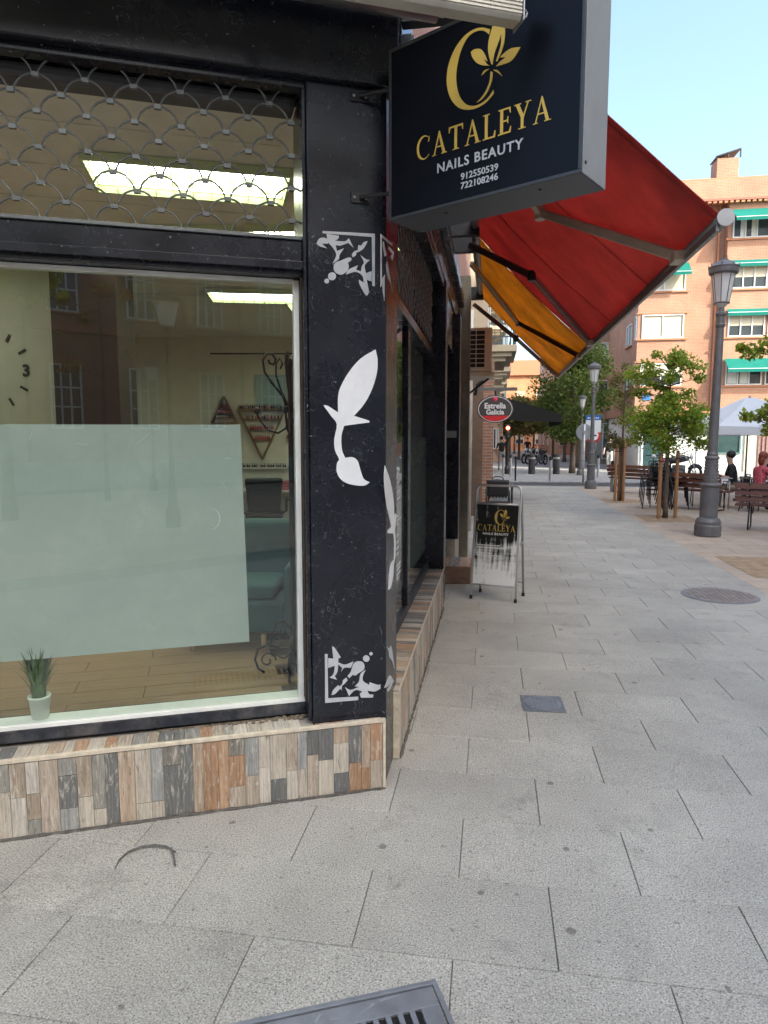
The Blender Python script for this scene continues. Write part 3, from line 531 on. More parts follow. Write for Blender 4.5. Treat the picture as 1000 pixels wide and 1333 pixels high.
for i in range(5):
    rbox('shutter_panel', -.01, .03, 6.9 + i*.8, 7.55 + i*.8, .3, 2.5, mat('wood_shutter', (.10,.055,.03), .5, var=.3, stretch=(8,8,.8)))

# ------------------------------------------------------------------ inside the salon
CF = frame(Vector((.432,-2.93,0)), Vector((math.cos(R(8.99)), math.sin(R(8.99)), 0)), Vector((-math.sin(R(8.99)), math.cos(R(8.99)), 0)), ZU)   # room axes: x across, y deep
BEIGE = mat('salon_wall', (.72,.67,.62), .8, var=.06)
WOODF = mat('laminate_floor', (.46,.30,.185), .45, var=.18, scale=3, stretch=(1.2,12,1))
fl = [tuple(lw(6.5,-.305)[:2]), tuple(lw(.3,-.305)[:2]), (-.27,.5), (-.27,9.2), (-7.5,9.2), (-7.5,lw(6.5,-.3)[1])]
floor_i = MB().prism(fl, .0, .1).build('interior_floor', mat('underlay', (.12,.08,.05), .8), shop)
pm = {}
for i, (a) in enumerate([x*.19 for x in range(-22, 4)]):      # floor boards running along the front
    for j in range(7):
        s0, o0 = .35 + j*1.2 + (.4 if i % 2 else 0) - .4, a
        # board frame parallel to the front
        d0 = -.4 - (i) * .19
        if d0 < -5.2: continue
        key = 'b'
        if key not in pm: pm[key] = MB().box(0, 1.194, -.184, 0, 0, .008).mesh('floor_board', WOODF)
        if lw(s0 + .6, d0)[0] > -.35: continue
        o = bpy.data.objects.new('floor_board', pm[key]); COL.objects.link(o); o.parent = floor_i
        o.matrix_world = LM @ Matrix.Translation((s0, d0, .1005))
CEILM = mat('salon_ceiling', (.80,.79,.75), .85, var=.05)
MB().prism(fl, 3.22, 3.3).build('ceiling', CEILM, shop)
cl = MB(LM)
for i in range(9): cl.box(.3, 6.4, -.5 - i*.6 - .004, -.5 - i*.6 + .004, 3.2165, 3.2195)
cl.build('ceiling_joint', mat('joint_line', (.62,.60,.54), .8), shop)
MB(CF).box(-7, 1.35, 11.0, 11.1, .1, 3.22).build('back_wall', BEIGE, shop)
MB(CF).box(-6, -2.78, 6.0, 6.1, .1, 3.215).build('partition', mat('partition_wall', (.50,.49,.43), .8, var=.06), shop)
MB(CF).box(-2.765, -2.22, 5.75, 6.15, .102, 3.212).build('dark_column', mat('dark_column', (.028,.014,.010), .7, var=.15), shop)
rbox('side_wall', -.45, -.305, 3.6, 9.0, .102, 3.21, BEIGE, 0)
MB().box(-7.6,-7.4,-2.8,9,.1,3.2).build('side_wall', BEIGE, shop)
TUBE = m_emit('fluorescent_tube', (1.0,.96,.84), 5.4); LOUV = mat('white_louvre', (.62,.70,.42), .5, var=.05)
def troffer(loc, rz, label):
    t = empty('ceiling_light', label, 'ceiling light', loc, rz, None)
    MB().box(-.6,.6,-.27,-.25,-.03,.02).box(-.6,.6,.25,.27,-.03,.02).box(-.6,-.58,-.25,.25,-.03,.02).box(.58,.6,-.25,.25,-.03,.02).build('frame', LOUV, t)
    MB().box(-.58,.58,-.25,.25,.012,.018).build('reflector', LOUV, t)
    for yv in (-.14, 0, .14): MB().tube([(-.56,yv,-.002),(.56,yv,-.002)], .013, 8).build('tube', TUBE, t)
    for i in range(9): MB().box(-.464+i*.116,-.460+i*.116,-.25,.25,-.028,.0).build('louvre', LOUV, t)
    for yv in (-.07, .07): MB().box(-.58,.58,yv-.002,yv+.002,-.027,-.001).build('louvre', LOUV, t)
troffer((-1.43,1.21,3.195), R(22), 'louvred ceiling light panel seen through the scalloped wire grille')
troffer((-2.12,4.55,3.195), R(16), 'louvred ceiling light above the nail polish shelves inside the salon')
for lx, ly, lab in ((-4.6,8.4,'unseen fill light added behind the salon partition'), (-.2,9.6,'unseen fill light added near the salon side wall'), (-1.75,5.58,'unseen fill light added above the transom bar beside the dark column'), (-.45,5.58,'unseen fill light added above the transom bar near the pillar'), (-3.7,4.9,'unseen fill light added before the partition with the clock'), (-4.4,3.2,'unseen fill light added over the far end of the window'), (-.55,8.3,'unseen fill light added deeper along the salon side wall'), (-.25,7.1,'unseen fill light added midway along the salon side wall')):  # out-of-view fixtures added only to brighten the salon
    p_ = CF @ Vector((lx, ly, 3.195)); troffer(tuple(p_), R(9), lab)

# wrought iron coat stand
IRON = mat('black_iron', (.018,.019,.024), .35, .4, var=.2)
cs = empty('coat_stand', 'black wrought iron coat stand with scroll hooks behind the window', 'coat stand', CF @ Vector((-.575,4.2,.1085)), R(9))
MB().tube([(0,0,.12),(0,0,1.93)], .017, 10).lathe([(.012,1.93),(.03,1.935),(.036,1.955),(.03,1.975),(.012,1.985)], 12).build('pole', IRON, cs, smooth=True)
def scroll(cx, cz, r0, a0, turns, k=20, sgn=1): return [(cx + sgn*(r0*(1-.75*i/k))*math.cos(a0+turns*2*math.pi*i/k), 0, cz + (r0*(1-.75*i/k))*math.sin(a0+turns*2*math.pi*i/k)) for i in range(k+1)]
for ang in (0, 90, 180, 270):
    Tz = Matrix.Rotation(R(ang), 4, 'Z')
    up_ = MB(Tz).tube([(-.015,0,1.66),(-.05,0,1.76),(-.115,0,1.84),(-.155,0,1.90),(-.165,0,1.97),(-.14,0,2.01),(-.105,0,2.01),(-.085,0,1.975),(-.10,0,1.945),(-.125,0,1.955),(-.13,0,1.975)], .0075, 7)
    up_.tube([(-.015,0,1.70),(-.06,0,1.80),(-.085,0,1.88),(-.085,0,1.95),(-.06,0,1.985),(-.045,0,1.95),(-.06,0,1.92)], .006, 7)
    up_.build('scroll_hook', IRON, cs, smooth=True)
    lo = MB(Tz).tube([(-.012,0,1.62),(-.03,0,1.56),(-.08,0,1.53),(-.14,0,1.55),(-.19,0,1.61),(-.205,0,1.645)], .007, 7).ball((-.208,0,1.665), .022); lo.build('ball_hook', IRON, cs, smooth=True)
    ft = MB(Tz).tube([(-.018,0,.30),(-.06,0,.34),(-.11,0,.33),(-.12,0,.28),(-.09,0,.26),(-.075,0,.28)], .006, 7)
    ft.tube([(-.015,0,.15),(-.06,0,.10),(-.10,0,.11),(-.11,0,.16),(-.07,0,.20),(-.10,0,.24),(-.14,0,.215),(-.15,0,.17)], .006, 7)
    ft.tube([(-.10,0,.17),(-.17,0,.185),(-.23,0,.16),(-.25,0,.09),(-.23,0,.03),(-.19,0,.005)], .008, 7).tube(scroll(-.17,.085,.055,0,1.1), .006, 7).tube([(-.015,0,.13),(-.03,0,.05),(-.06,0,.012)], .008, 7)
    ft.build('scroll_foot', IRON, cs, smooth=True)

# teal armchair
TEAL = mat('teal_velvet', (.03,.115,.13), .75, var=.25, scale=4); BEECH = mat('pale_beech', (.50,.33,.17), .45, var=.15, stretch=(10,10,1))
ac = empty('armchair', 'teal upholstered armchair with pale wooden legs behind the window', 'armchair', CF @ Vector((-1.0,4.95,.1085)), R(9))
MB().box(-.30,.30,-.30,.36,.13,.36).build('seat_base', TEAL, ac, bevel=.03, seg=3); MB().box(-.24,.24,-.28,.24,.362,.47).build('seat_cushion', TEAL, ac, bevel=.04, seg=3)
MB().box(-.44,-.302,-.34,.36,.12,.60).build('armrest', TEAL, ac, bevel=.04, seg=3); MB().box(.302,.60,-.36,.36,.12,.62).build('armrest', TEAL, ac, bevel=.04, seg=3)
MB().box(-.44,.60,.362,.52,.12,.86).build('backrest', TEAL, ac, bevel=.05, seg=3)
for (x_, y_) in ((.155,-.32),(.50,-.30),(-.36,-.28),(-.36,.42),(.5,.42)): MB().tube([(x_,y_,0),(x_,y_,.13)], [.016,.022], 10).build('leg', BEECH, ac, smooth=True)

# office chair, desk, shelves at the back
oc = empty('office_chair', 'black swivel office chair at the white desk inside the salon', 'office chair', CF @ Vector((-1.66,9.3,.1085)), R(20))
CH = mat('black_leatherette', (.012,.013,.016), .45, var=.2)
MB().box(-.25,.25,-.24,.26,.42,.50).build('seat', CH, oc, bevel=.03)
MB().hexa([(-.21,-.30,.52),(.21,-.30,.52),(.21,-.24,.52),(-.21,-.24,.52),(-.25,-.36,.98),(.25,-.36,.98),(.25,-.29,.98),(-.25,-.29,.98)]).build('backrest', CH, oc, bevel=.025)
for sx in (-1, 1): MB().tube([(sx*.25,.1,.46),(sx*.31,.1,.5),(sx*.31,.08,.66)], .02, 7).box(sx*.31-.03,sx*.31+.03,-.18,.12,.66,.69).build('armrest', CH, oc)
MB().tube([(0,0,.08),(0,0,.42)], .03, 8).build('column', ALU, oc, smooth=True)
for i in range(5):
    a = 2*math.pi*i/5; bs = MB().tube([(0,0,.1),(.3*math.cos(a),.3*math.sin(a),.07)], [.03,.02], 7).ball((.3*math.cos(a),.3*math.sin(a),.03), .03); bs.build('caster_arm', ALU, oc, smooth=True)
dk = empty('desk', 'white manicure desk against the back wall of the salon', 'desk', CF @ Vector((-1.9,10.3,.1085)), R(9))
WLAM = mat('white_laminate', (.68,.66,.62), .4, var=.04)
MB().box(-.9,.9,-.25,.3,.70,.73).build('desktop', WLAM, dk, bevel=.004); MB().box(-.88,-.84,-.23,.28,0,.699).build('side_panel', WLAM, dk); MB().box(.84,.88,-.23,.28,0,.699).build('side_panel', WLAM, dk); MB().box(-.84,.84,.2,.23,.25,.699).build('back_panel', WLAM, dk)
pk = empty('towel_stack', 'pink folded towels on the white salon desk', 'towels', CF @ Vector((-1.42,10.25,.8392)), R(9))
for i in range(3): MB().box(-.12,.12,-.1,.1,i*.045,i*.045+.044).build('towel', mat('pink_towel', (.45,.12,.17), .9), pk, bevel=.015)
OAK = mat('shelf_wood', (.20,.12,.06), .5, var=.2)
POL = []
for i, c in enumerate([(.35,.02,.03),(.5,.08,.12),(.55,.3,.28),(.04,.02,.02),(.45,.38,.33),(.06,.05,.10),(.5,.12,.04),(.3,.28,.26)]): POL.append(mat('nail_polish_%d' % i, c, .25, var=.02))
def bottles(parent, rows, name='polish_bottles'):
    b = MB()
    for (x0, x1, z, pal) in rows:
        x = x0
        while x < x1:
            k = rnd.choice(pal); b.box(x, x+.020, -.06, -.035, z, z+.04, k).box(x+.006, x+.014, -.052, -.042, z+.04, z+.068, rnd.choice((3, 3, 7))); x += .028
    o = b.build(name, POL, parent); tag(o, kind='stuff'); return o
def tri_shelf(lat, z, w, h, label, down=True):
    t = empty('wall_shelf', label, 'shelf', CF @ Vector((lat,10.99,z)), R(9))
    s = -1 if down else 1
    for a, c in (((-w/2,0),(w/2,0)),((-w/2,0),(0,s*h)),((w/2,0),(0,s*h))):
        A = Vector((a[0],0,a[1])); Bv = Vector((c[0],0,c[1])); u = (Bv-A).normalized(); nrm = Vector((-u.z,0,u.x))*.012
        MB().hexa([tuple(q) for q in (A-nrm+Vector((0,-.09,0)), Bv-nrm+Vector((0,-.09,0)), Bv-nrm, A-nrm, A+nrm+Vector((0,-.09,0)), Bv+nrm+Vector((0,-.09,0)), Bv+nrm, A+nrm)]).build('frame_board', OAK, t)
    rows = [(-w/2, w/2-.02, .013, [3,5,7,6])] if down else []
    for i in range(1, 5):
        f = i / 5; hw = w/2*(1-f) - .03
        if hw < .05: continue
        MB().box(-hw-.01, hw+.01, -.08, 0, s*h*f-.006, s*h*f+.006).build('shelf_board', OAK, t)
        rows.append((-hw, hw-.01, s*h*f+.007, [0,1] if i > 1 else [2,4,3,0] if down else [7,4,5]))
    bottles(t, rows)
tri_shelf(-1.96, 2.08, .76, .80, 'inverted triangular wall shelf of red and dark nail polishes')
tri_shelf(-2.56, 1.86, .40, .42, 'small upright triangular wall shelf of pale bottles inside the salon', False)
tri_shelf(-1.36, 1.62, .40, .42, 'upright triangular shelf of bottles beside the coat stand', False)
ws = empty('wall_shelf', 'straight wall shelf of dark bottles below the inverted triangle', 'shelf', CF @ Vector((-1.95,10.99,1.14)), R(9))
MB().box(-.4,.4,-.1,0,-.01,.01).build('shelf_board', WLAM, ws); bottles(ws, [(-.38,.36,.011,[3,3,4,5])])
po = empty('poster', 'pale blue poster on the back wall above the nail polishes', 'poster', CF @ Vector((-1.75,10.99,2.14)), R(9)); MB().box(-.32,.32,-.012,0,0,.5).build('sheet', mat('pale_blue_print', (.36,.45,.47), .5, var=.1), po); MB().box(-.33,.33,-.016,-.0125,.49,.505).build('rail', WLAM, po)
rl = MB(CF).tube([(-2.75,10.9,2.95),(-1.45,10.9,2.95)], .012, 8).build('curtain_rail', IRON); tag(rl, 'thin black rail on the back wall above the poster', 'rail')
# clock of separate stick-on marks
ck = empty('wall_clock', 'large stick-on wall clock with a numeral 3 on the salon partition', 'clock', CF @ Vector((-3.42,5.995,2.2)), R(9))
KM = mat('clock_black', (.02,.02,.02), .5)
CT = frame(Vector((0,-.004,0)), Vector((1,0,0)), ZU, Vector((0,-1,0)))
text_mesh('3', .14, .003, CT @ Matrix.Translation((.30,-.05,0)), KM, 'numeral', ck, offset=.004)
for i in range(12):
    if i == 0: continue
    a = 2*math.pi*i/12
    MB(Matrix.Rotation(-a, 4, 'Y')).box(.28,.35,-.01,-.002,-.010,.010).build('hour_mark', KM, ck)
# potted grass on the white board
pp = empty('potted_plant', 'small pale green pot of grassy leaves on the white window board', 'plant', lw(1.478,-.222,.4105))
MB().lathe([(.030,0),(.034,.002),(.043,.088),(.046,.09),(.046,.1),(.041,.1),(.039,.086)], 20).build('pot', mat('pale_green_pot', (.74,.76,.68), .4, var=.04), pp, smooth=True)
gb = MB()
for i in range(230):
    a = rnd.uniform(0, 2*math.pi); r0 = rnd.uniform(0,.025); ln = rnd.uniform(.13,.26); lean = rnd.uniform(.005,.085); w_ = .0042
    p = [(r0*math.cos(a)+lean*t*t*math.cos(a), r0*math.sin(a)+lean*t*t*math.sin(a), .08+ln*t) for t in (0,.4,.75,1)]
    sx_, sy_ = -math.sin(a)*w_, math.cos(a)*w_
    vs_ = []
    for t, q in enumerate(p):
        k = (1,1,.7,.1)[t]; vs_ += [(q[0]-sx_*k, q[1]-sy_*k, q[2]), (q[0]+sx_*k, q[1]+sy_*k, q[2])]
    gb.add(vs_, [(0,1,3,2),(2,3,5,4),(4,5,7,6)])
gb.build('leaves', mat('grass_leaf', (.085,.15,.045), .5, var=.5, scale=40), pp)
MB().lathe([(.039,.075),(.02,.08),(.001,.081)], 12).build('soil', mat('soil', (.03,.02,.015), .95), pp)

# scalloped wire rolling grilles
def wave_rod(n, pitch, h):
    p = []
    for i in range(n):
        x = i * pitch
        for k in range(11):
            a = math.pi * k / 10
            p.append((x + .010 + (pitch - .020) * (1 - math.cos(a)) / 2, 0, h * (math.sin(a) ** 1.12 if 0 < k < 10 else 0)))
    return MB().tube(p, .0042, 6)
def grille(label, T, L, z0, rows, n_max):
    g = empty('rolling_grille', label, 'grille'); pitch, h, rh = .176, .071, .0655
    n = int(L / pitch); rod = wave_rod(n, pitch, h).mesh('wave_rod', GALV, True)
    clip = MB().box(-.013,.013,-.008,.008,-.007,.009).mesh('clip', GALV)
    for k in range(rows):
        o = bpy.data.objects.new('wave_rod', rod); COL.objects.link(o); o.parent = g
        x0 = .0 if k % 2 else -pitch / 2
        o.matrix_world = T @ Matrix.Translation((x0 + .01, 0, z0 + k * rh))
        if k:
            for j in range(n):
                c = bpy.data.objects.new('clip', clip); COL.objects.link(c); c.parent = g
                c.matrix_world = T @ Matrix.Translation((x0 + .01 + j * pitch, 0, z0 + k * rh))
    return g
grille('scalloped galvanised wire grille across the transom of the corner window', LM @ Matrix.Translation((.37,-.115,0)), 3.0, 2.452, 9, 0)
grille('scalloped wire grille above the street-side window behind the pillar', frame(Vector((-.115,.46,0)), Vector((0,1,0)), Vector((-1,0,0)), ZU), 2.9, 2.452, 9, 0)
lbox('shutter_roll', .35, 3.4, -.3, -.19, 3.0, 3.058, mat('grey_roll', (.10,.10,.105), .6), .02)
MB().box(-.36,-.30,.5,3.4,2.45,3.05).build('transom_back', mat('transom_board', (.20,.15,.11), .8, var=.2), shop)
# ------------------------------------------------------------------ serif capitals for the shop name
def ell(cx, cy, rx, ry, a0, a1, k=22): return [(cx+rx*math.cos(R(a0+(a1-a0)*i/k)), cy+ry*math.sin(R(a0+(a1-a0)*i/k))) for i in range(k+1)]
def rc(x0, x1, y0, y1): return [(x0,y0),(x1,y0),(x1,y1),(x0,y1)]
SERIF = {
 'C': (.80, [ell(.42,.5,.42,.52,42,318) + ell(.47,.5,.345,.465,-46,-314), [(.66,.70),(.71,.70),(.75,.93),(.70,.88)]]),
 'A': (.80, [[(.08,.02),(.13,.02),(.41,.93),(.37,1.0)], [(.37,1.0),(.41,1.0),(.74,.02),(.59,.02),(.37,.80)], rc(.22,.58,.32,.37), rc(.0,.22,0,.035), rc(.52,.82,0,.035)]),
 'T': (.78, [rc(.32,.46,.03,.95), [(.0,.76),(.04,.76),(.08,.93),(.70,.93),(.74,.76),(.78,.76),(.77,1.0),(.01,1.0)], rc(.22,.56,0,.035)]),
 'L': (.66, [rc(.12,.26,.0,1), rc(.02,.36,.965,1.005), [(.02,0),(.64,0),(.66,.26),(.62,.26),(.56,.06),(.26,.06),(.02,.037)]]),
 'E': (.68, [rc(.12,.26,.0,1), [(.02,1.003),(.62,1.003),(.63,.78),(.59,.78),(.54,.945),(.26,.945),(.02,.965)], [(.02,-.003),(.64,-.003),(.67,.24),(.63,.24),(.56,.06),(.26,.06),(.02,.036)], [(.26,.48),(.46,.48),(.48,.38),(.51,.38),(.51,.66),(.48,.66),(.46,.54),(.26,.54)]]),
 'Y': (.80, [[(.07,.97),(.24,.97),(.46,.50),(.46,.40),(.33,.44)], [(.64,.97),(.69,.97),(.46,.40),(.41,.46)], rc(.33,.46,.03,.46), rc(.0,.32,.965,1.0), rc(.54,.80,.965,1.0), rc(.22,.57,0,.035)])}
def serif_text(txt, T, x0, width, base, height, m, name, parent, ext=.003, italic=0):
    tot = sum(SERIF[c][0] for c in txt) + .12 * (len(txt) - 1); sx = width / tot
    b = MB(T); x = 0; i = 0
    for c in txt:
        w, polys = SERIF[c]
        for p in polys:
            b.prism([(x0 + (x + px_) * sx, base + py_ * height) for px_, py_ in p], .0003, ext + .0001 * (i % 7)); i += 1
        x += w + .12
    return b.build(name, m, parent)
def fit_text(txt, T, x0, x1, base, cap, m, name, parent, ext=.002, offset=0, space=1.0):
    o = text_mesh(txt, cap / .70, ext / 2, Matrix(), m, name, parent, 'LEFT', offset=offset, space=space)
    xs = [v.co.x for v in o.data.vertices]; w = max(xs) - min(xs)
    o.data.transform(T @ Matrix.Translation((x0, base, ext / 2 + .0004)) @ Matrix.Diagonal(((x1 - x0) / w, 1, 1, 1)) @ Matrix.Translation((-min(xs), 0, 0)))
    return o

# ------------------------------------------------------------------ projecting sign on the corner
a_ = R(119.5); Se = Vector((math.sin(a_), math.cos(a_), 0)); Sm = Vector((Se.y, -Se.x, 0)); SQ = Vector((-.02,0,0)) + Sm * .06
ST = frame(SQ, Se, ZU, Sm)
sg = empty('projecting_sign', 'black lightbox sign with gold lettering projecting from the shop corner', 'sign', (0,0,0))
SHADED_ALU = mat('shaded_sign_casing', (.075,.08,.092), .45, .4, var=.15, scale=5, dirt=.3, dirtcol=(.10,.10,.11))  # aluminium casing, colour darkened to carry the shade under the sign
m_, N_, L_, b_ = nodes_for('sign_face'); b_.inputs['Base Color'].default_value = (.004,.005,.009,1); b_.inputs['Roughness'].default_value = .3; b_.inputs['Specular IOR Level'].default_value = .15; SFACE = m_
MB(ST).box(.060,.876,2.490,3.144,-.216,-.006).build('casing', SHADED_ALU, sg, bevel=.004)
MB(ST).box(.072,.864,2.502,3.132,-.006,-.0005).build('face', SFACE, sg)
rim = MB(ST)
rim.box(.059,.877,2.489,2.5015,-.012,.003).box(.059,.877,3.1325,3.145,-.012,.003).box(.059,.0715,2.5015,3.1325,-.012,.0028).box(.8645,.877,2.5015,3.1325,-.012,.0028)
rim.build('rim', mat('sign_rim', (.06,.062,.068), .4, .5, var=.2), sg, bevel=.002)
MB(ST).box(.876,.8785,2.492,3.142,-.214,-.008).build('end_plate', ALU, sg, bevel=.001)
for (t, z) in ((.3,2.4885),(.7,2.4885)): MB(ST).ball((t, z, -.06), (.007,.003,.007), 8, 5).build('screw', DARK_METAL, sg)
for z in (2.53, 3.09): MB(ST).ball((.8795, z, -.03), (.003,.007,.007), 8, 5).build('screw', DARK_METAL, sg)
lg = MB(ST)
for i, p in enumerate(LOGO): lg.prism(smooth_poly(p, 3), .0001, .0022 + .0001 * i)
lg.build('logo', GOLD, sg)
serif_text('CATALEYA', ST, .199, .563, 2.688, .086, GOLD, 'shop_name', sg, .0022)
fit_text('NAILS BEAUTY', ST, .297, .660, 2.6215, .034, mat('silver_lettering', (.52,.54,.58), .5, var=.05), 'lettering', sg, .0018, .0008, 1.15)
fit_text('912550539', ST, .404, .562, 2.5715, .0235, MATS['silver_lettering'], 'phone_number', sg, .0018, .0004)
fit_text('722108246', ST, .404, .562, 2.5385, .0235, MATS['silver_lettering'], 'phone_number', sg, .0018, .0004)
for z in (3.02, 2.615):
    bk = MB(LM).box(.06,.14,-.05,-.042,z-.022,z+.022).build('bracket', DARK_METAL, sg, bevel=.002)
    MB().tube([lw(.10,-.04,z), lw(.06,-.005,z), ST @ Vector((.058,z,-.05))], .009, 8).build('bracket_arm', DARK_METAL, sg)
    for q in (.075,.125): MB(LM).ball((q,-.041,z), (.007,.004,.007), 8, 5).build('bolt', ALU, sg)

# ------------------------------------------------------------------ awnings
def beam(b, p, q, w, h, mi=0):
    p = Vector(p); q = Vector(q); t = (q - p).normalized(); s_ = t.cross(ZU)
    if s_.length < 1e-4: s_ = Vector((1,0,0))
    s_.normalize(); u = s_.cross(t)
    c = [(-1,-1),(1,-1),(1,1),(-1,1)]
    return b.hexa([tuple(p + s_*w/2*i + u*h/2*j) for i, j in c] + [tuple(q + s_*w/2*i + u*h/2*j) for i, j in c], mi)
XW, ZW, XB, ZB = .25, 3.585, 1.335, 2.5
def cloth(y0, y1, nx=16, ny=10, sag=.035, seed=0):
    b = MB(); vs_ = []; th = .0025
    for side in (0, 1):
        for i in range(nx + 1):
            v = i / nx
            for j in range(ny + 1):
                u = j / ny; yy_ = y0 + (y1 - y0) * u
                w = noise.noise(Vector((v * 3 + seed, u * 4, seed))) * .012 + math.sin(u * math.pi * 6) * .003
                sg_ = -sag * math.sin(math.pi * v) * (.7 + .3 * math.sin(math.pi * u)) + w * math.sin(math.pi * v)
                vs_.append((XW + (XB - XW) * v + .7 * (sg_ + th * side), yy_, ZW + (ZB - ZW) * v + .7 * (sg_ + th * side)))
    k = (nx + 1) * (ny + 1); f = []
    for i in range(nx):
        for j in range(ny):
            q = i * (ny + 1) + j
            f += [(q, q + 1, q + ny + 2, q + ny + 1), (k + q, k + q + ny + 1, k + q + ny + 2, k + q + 1)]
    rim_ = [i * (ny + 1) for i in range(nx + 1)] + [nx * (ny + 1) + j for j in range(1, ny + 1)] + [i * (ny + 1) + ny for i in range(nx - 1, -1, -1)] + [j for j in range(ny - 1, 0, -1)]
    for a, c in zip(rim_, rim_[1:] + rim_[:1]): f.append((a, a + k, c + k, c))
    return b.add(vs_, f)
ARM1 = mat('awning_arm_cream', (.50,.44,.33), .5, .1, var=.15, dirt=.4, dirtcol=(.2,.16,.11)); ARM2 = mat('awning_arm_brown', (.09,.05,.035), .45, .2, var=.2); BARM = mat('awning_bar', (.30,.29,.27), .4, .55, var=.12, scale=4, dirt=.35, dirtcol=(.13,.12,.10))
def awning(name, label, y0, y1, m, arms, seed):
    t = empty(name, label, 'awning', (0,y0,0)); t.location = (0,0,0)
    cloth(y0, y1, seed=seed).build('fabric', m, t, smooth=True)
    for yy_ in [y0 + (y1 - y0) * f for f in ((.012, .33, .66, .988) if y1 - y0 > 3.2 else (.012, .5, .988))]:
        sm_ = MB(); pr_ = []
        for i in range(17):
            v = i / 16; u = (yy_ - y0) / (y1 - y0); w = noise.noise(Vector((v * 3 + seed, u * 4, seed))) * .012 + math.sin(u * math.pi * 6) * .003
            q = -.035 * math.sin(math.pi * v) * (.7 + .3 * math.sin(math.pi * u)) + w * math.sin(math.pi * v) - .0016
            pr_.append((XW + (XB - XW) * v + .7 * q, ZW + (ZB - ZW) * v + .7 * q))
        for (xa, za), (xb, zb) in zip(pr_, pr_[1:]): sm_.quad([(xa, yy_ - .012, za), (xb, yy_ - .012, zb), (xb, yy_ + .012, zb), (xa, yy_ + .012, za)])
        so_ = sm_.build('seam', m, t); so_.modifiers.new('solid', 'SOLIDIFY').thickness = .001
    fb = MB().tube([(XB+.012,y0-.015,ZB-.012),(XB+.012,y1-.004,ZB-.012)], .028, 14).build('front_bar', BARM, t, smooth=True)
    MB().box(XB-.02,XB-.004,y0-.01,y1-.005,ZB-.062,ZB-.03).build('drip_rail', BARM, t, bevel=.003)
    MB().tube([(XB+.012,y0-.026,ZB-.012),(XB+.012,y0-.016,ZB-.012)], .034, 18).build('end_cap', ALU, fb)
    MB().tube([(XW,y0,ZW-.01),(XW,y1-.004,ZW-.01)], .045, 12).build('roller', BARM, t, smooth=True)
    for yy_ in (y0 + .25, y1 - .3): MB().box(-.005,XW+.04,yy_-.03,yy_+.03,ZW-.11,ZW+.06).build('wall_bracket', DARK_METAL, t, bevel=.005)
    for sh, el, tip, ma, mb_ in arms:
        A = beam(MB(), sh, el, .038, .058).build('arm', ma, t, bevel=.008)
        beam(MB(), el, tip, .034, .050).build('forearm', mb_, A, bevel=.008)
        e_ = Vector(el); MB().lathe([(.034,-.042),(.036,-.036),(.036,.036),(.034,.042)], 12, tuple(e_)).build('elbow_joint', DARK_METAL if ma is ARM2 else ARM1, A)
        tp = Vector(tip); MB().box(tp.x-.03,tp.x+.03,tp.y-.05,tp.y+.05,tp.z-.03,tp.z+.02).build('tip_bracket', ARM1, A, bevel=.006)
    return t
RED = m_fabric('red_awning_cloth', (.56,.12,.105), .52, var=.24); YEL = m_fabric('yellow_awning_cloth', (.74,.40,.06), .52, var=.30)
awning('shop_awning', 'faded red sloping awning with cream folding arms over the pavement', .10, 3.93,  RED,
    [((.2,.87,3.52),(.715,1.655,3.035),(1.30,.595,2.47),ARM1,ARM1), ((.19,4.0,3.50),(.75,3.20,3.0),(1.295,3.52,2.47),ARM2,BARM)], 1)
awning('shop_awning', 'yellow ochre sloping awning end with dark and pale arms beyond the red awning', 3.945, 6.85, YEL,
    [((.18,4.75,3.51),(.735,5.70,3.02),(1.32,4.45,2.46),BARM,ARM2), ((.15,6.95,3.50),(.745,6.80,2.99),(1.30,6.70,2.47),ARM2,BARM)], 5)
# retracted awning over the corner window
ra = empty('retracted_awning', 'cream ribbed front bar of a rolled-up awning above the corner window', 'awning', (0,0,0))
STRIPE = mat('ribbed_cream', (.55,.52,.45), .45, .2, var=.1, dirt=.35, dirtcol=(.28,.25,.2))
fbm = MB(LM); prof = [(.60,2.985),(.66,2.978),(.672,2.99),(.672,3.05),(.66,3.062),(.60,3.058)]
bb = MB(LM @ Matrix(((0,0,1,0),(1,0,0,0),(0,1,0,0),(0,0,0,1)))); bb.prism([(o_, z_) for o_, z_ in prof], -.285, 4.6)
fbar = bb.build('front_bar', STRIPE, ra, bevel=.003)
for i in range(5): MB(LM).box(-.284,4.6,.6715,.675,2.994+i*.012,2.9975+i*.012).build('rib', STRIPE, fbar)
MB(LM).box(-.292,-.286,.594,.678,2.974,3.066).build('end_cap', ALU, fbar, bevel=.004)
MB(LM).tube([(-.292,.63,3.03),(-.312,.63,3.036),(-.322,.63,3.026),(-.318,.63,3.012),(-.304,.63,3.010),(-.292,.63,3.016)], .004, 6).build('eye_hook', ALU, fbar)
MB(LM).box(-.25,4.6,.0,.60,3.35,3.353).build('fabric', m_fabric('pale_awning_cloth', (.50,.50,.42), .35), ra)
for s_ in (.62, 2.6):
    A = beam(MB(), lw(s_-.05,.05,3.30), lw(s_-.12,.60,3.03), .04, .05).build('arm', STRIPE, ra, bevel=.006)
    MB(LM).box(s_-.165,s_-.085,.575,.60,2.985,3.045).build('tip_bracket', ARM1, A, bevel=.004)
MB(LM).tube([(-.2,.06,3.34),(4.6,.06,3.34)], .045, 12).build('roller', BARM, ra, smooth=True)

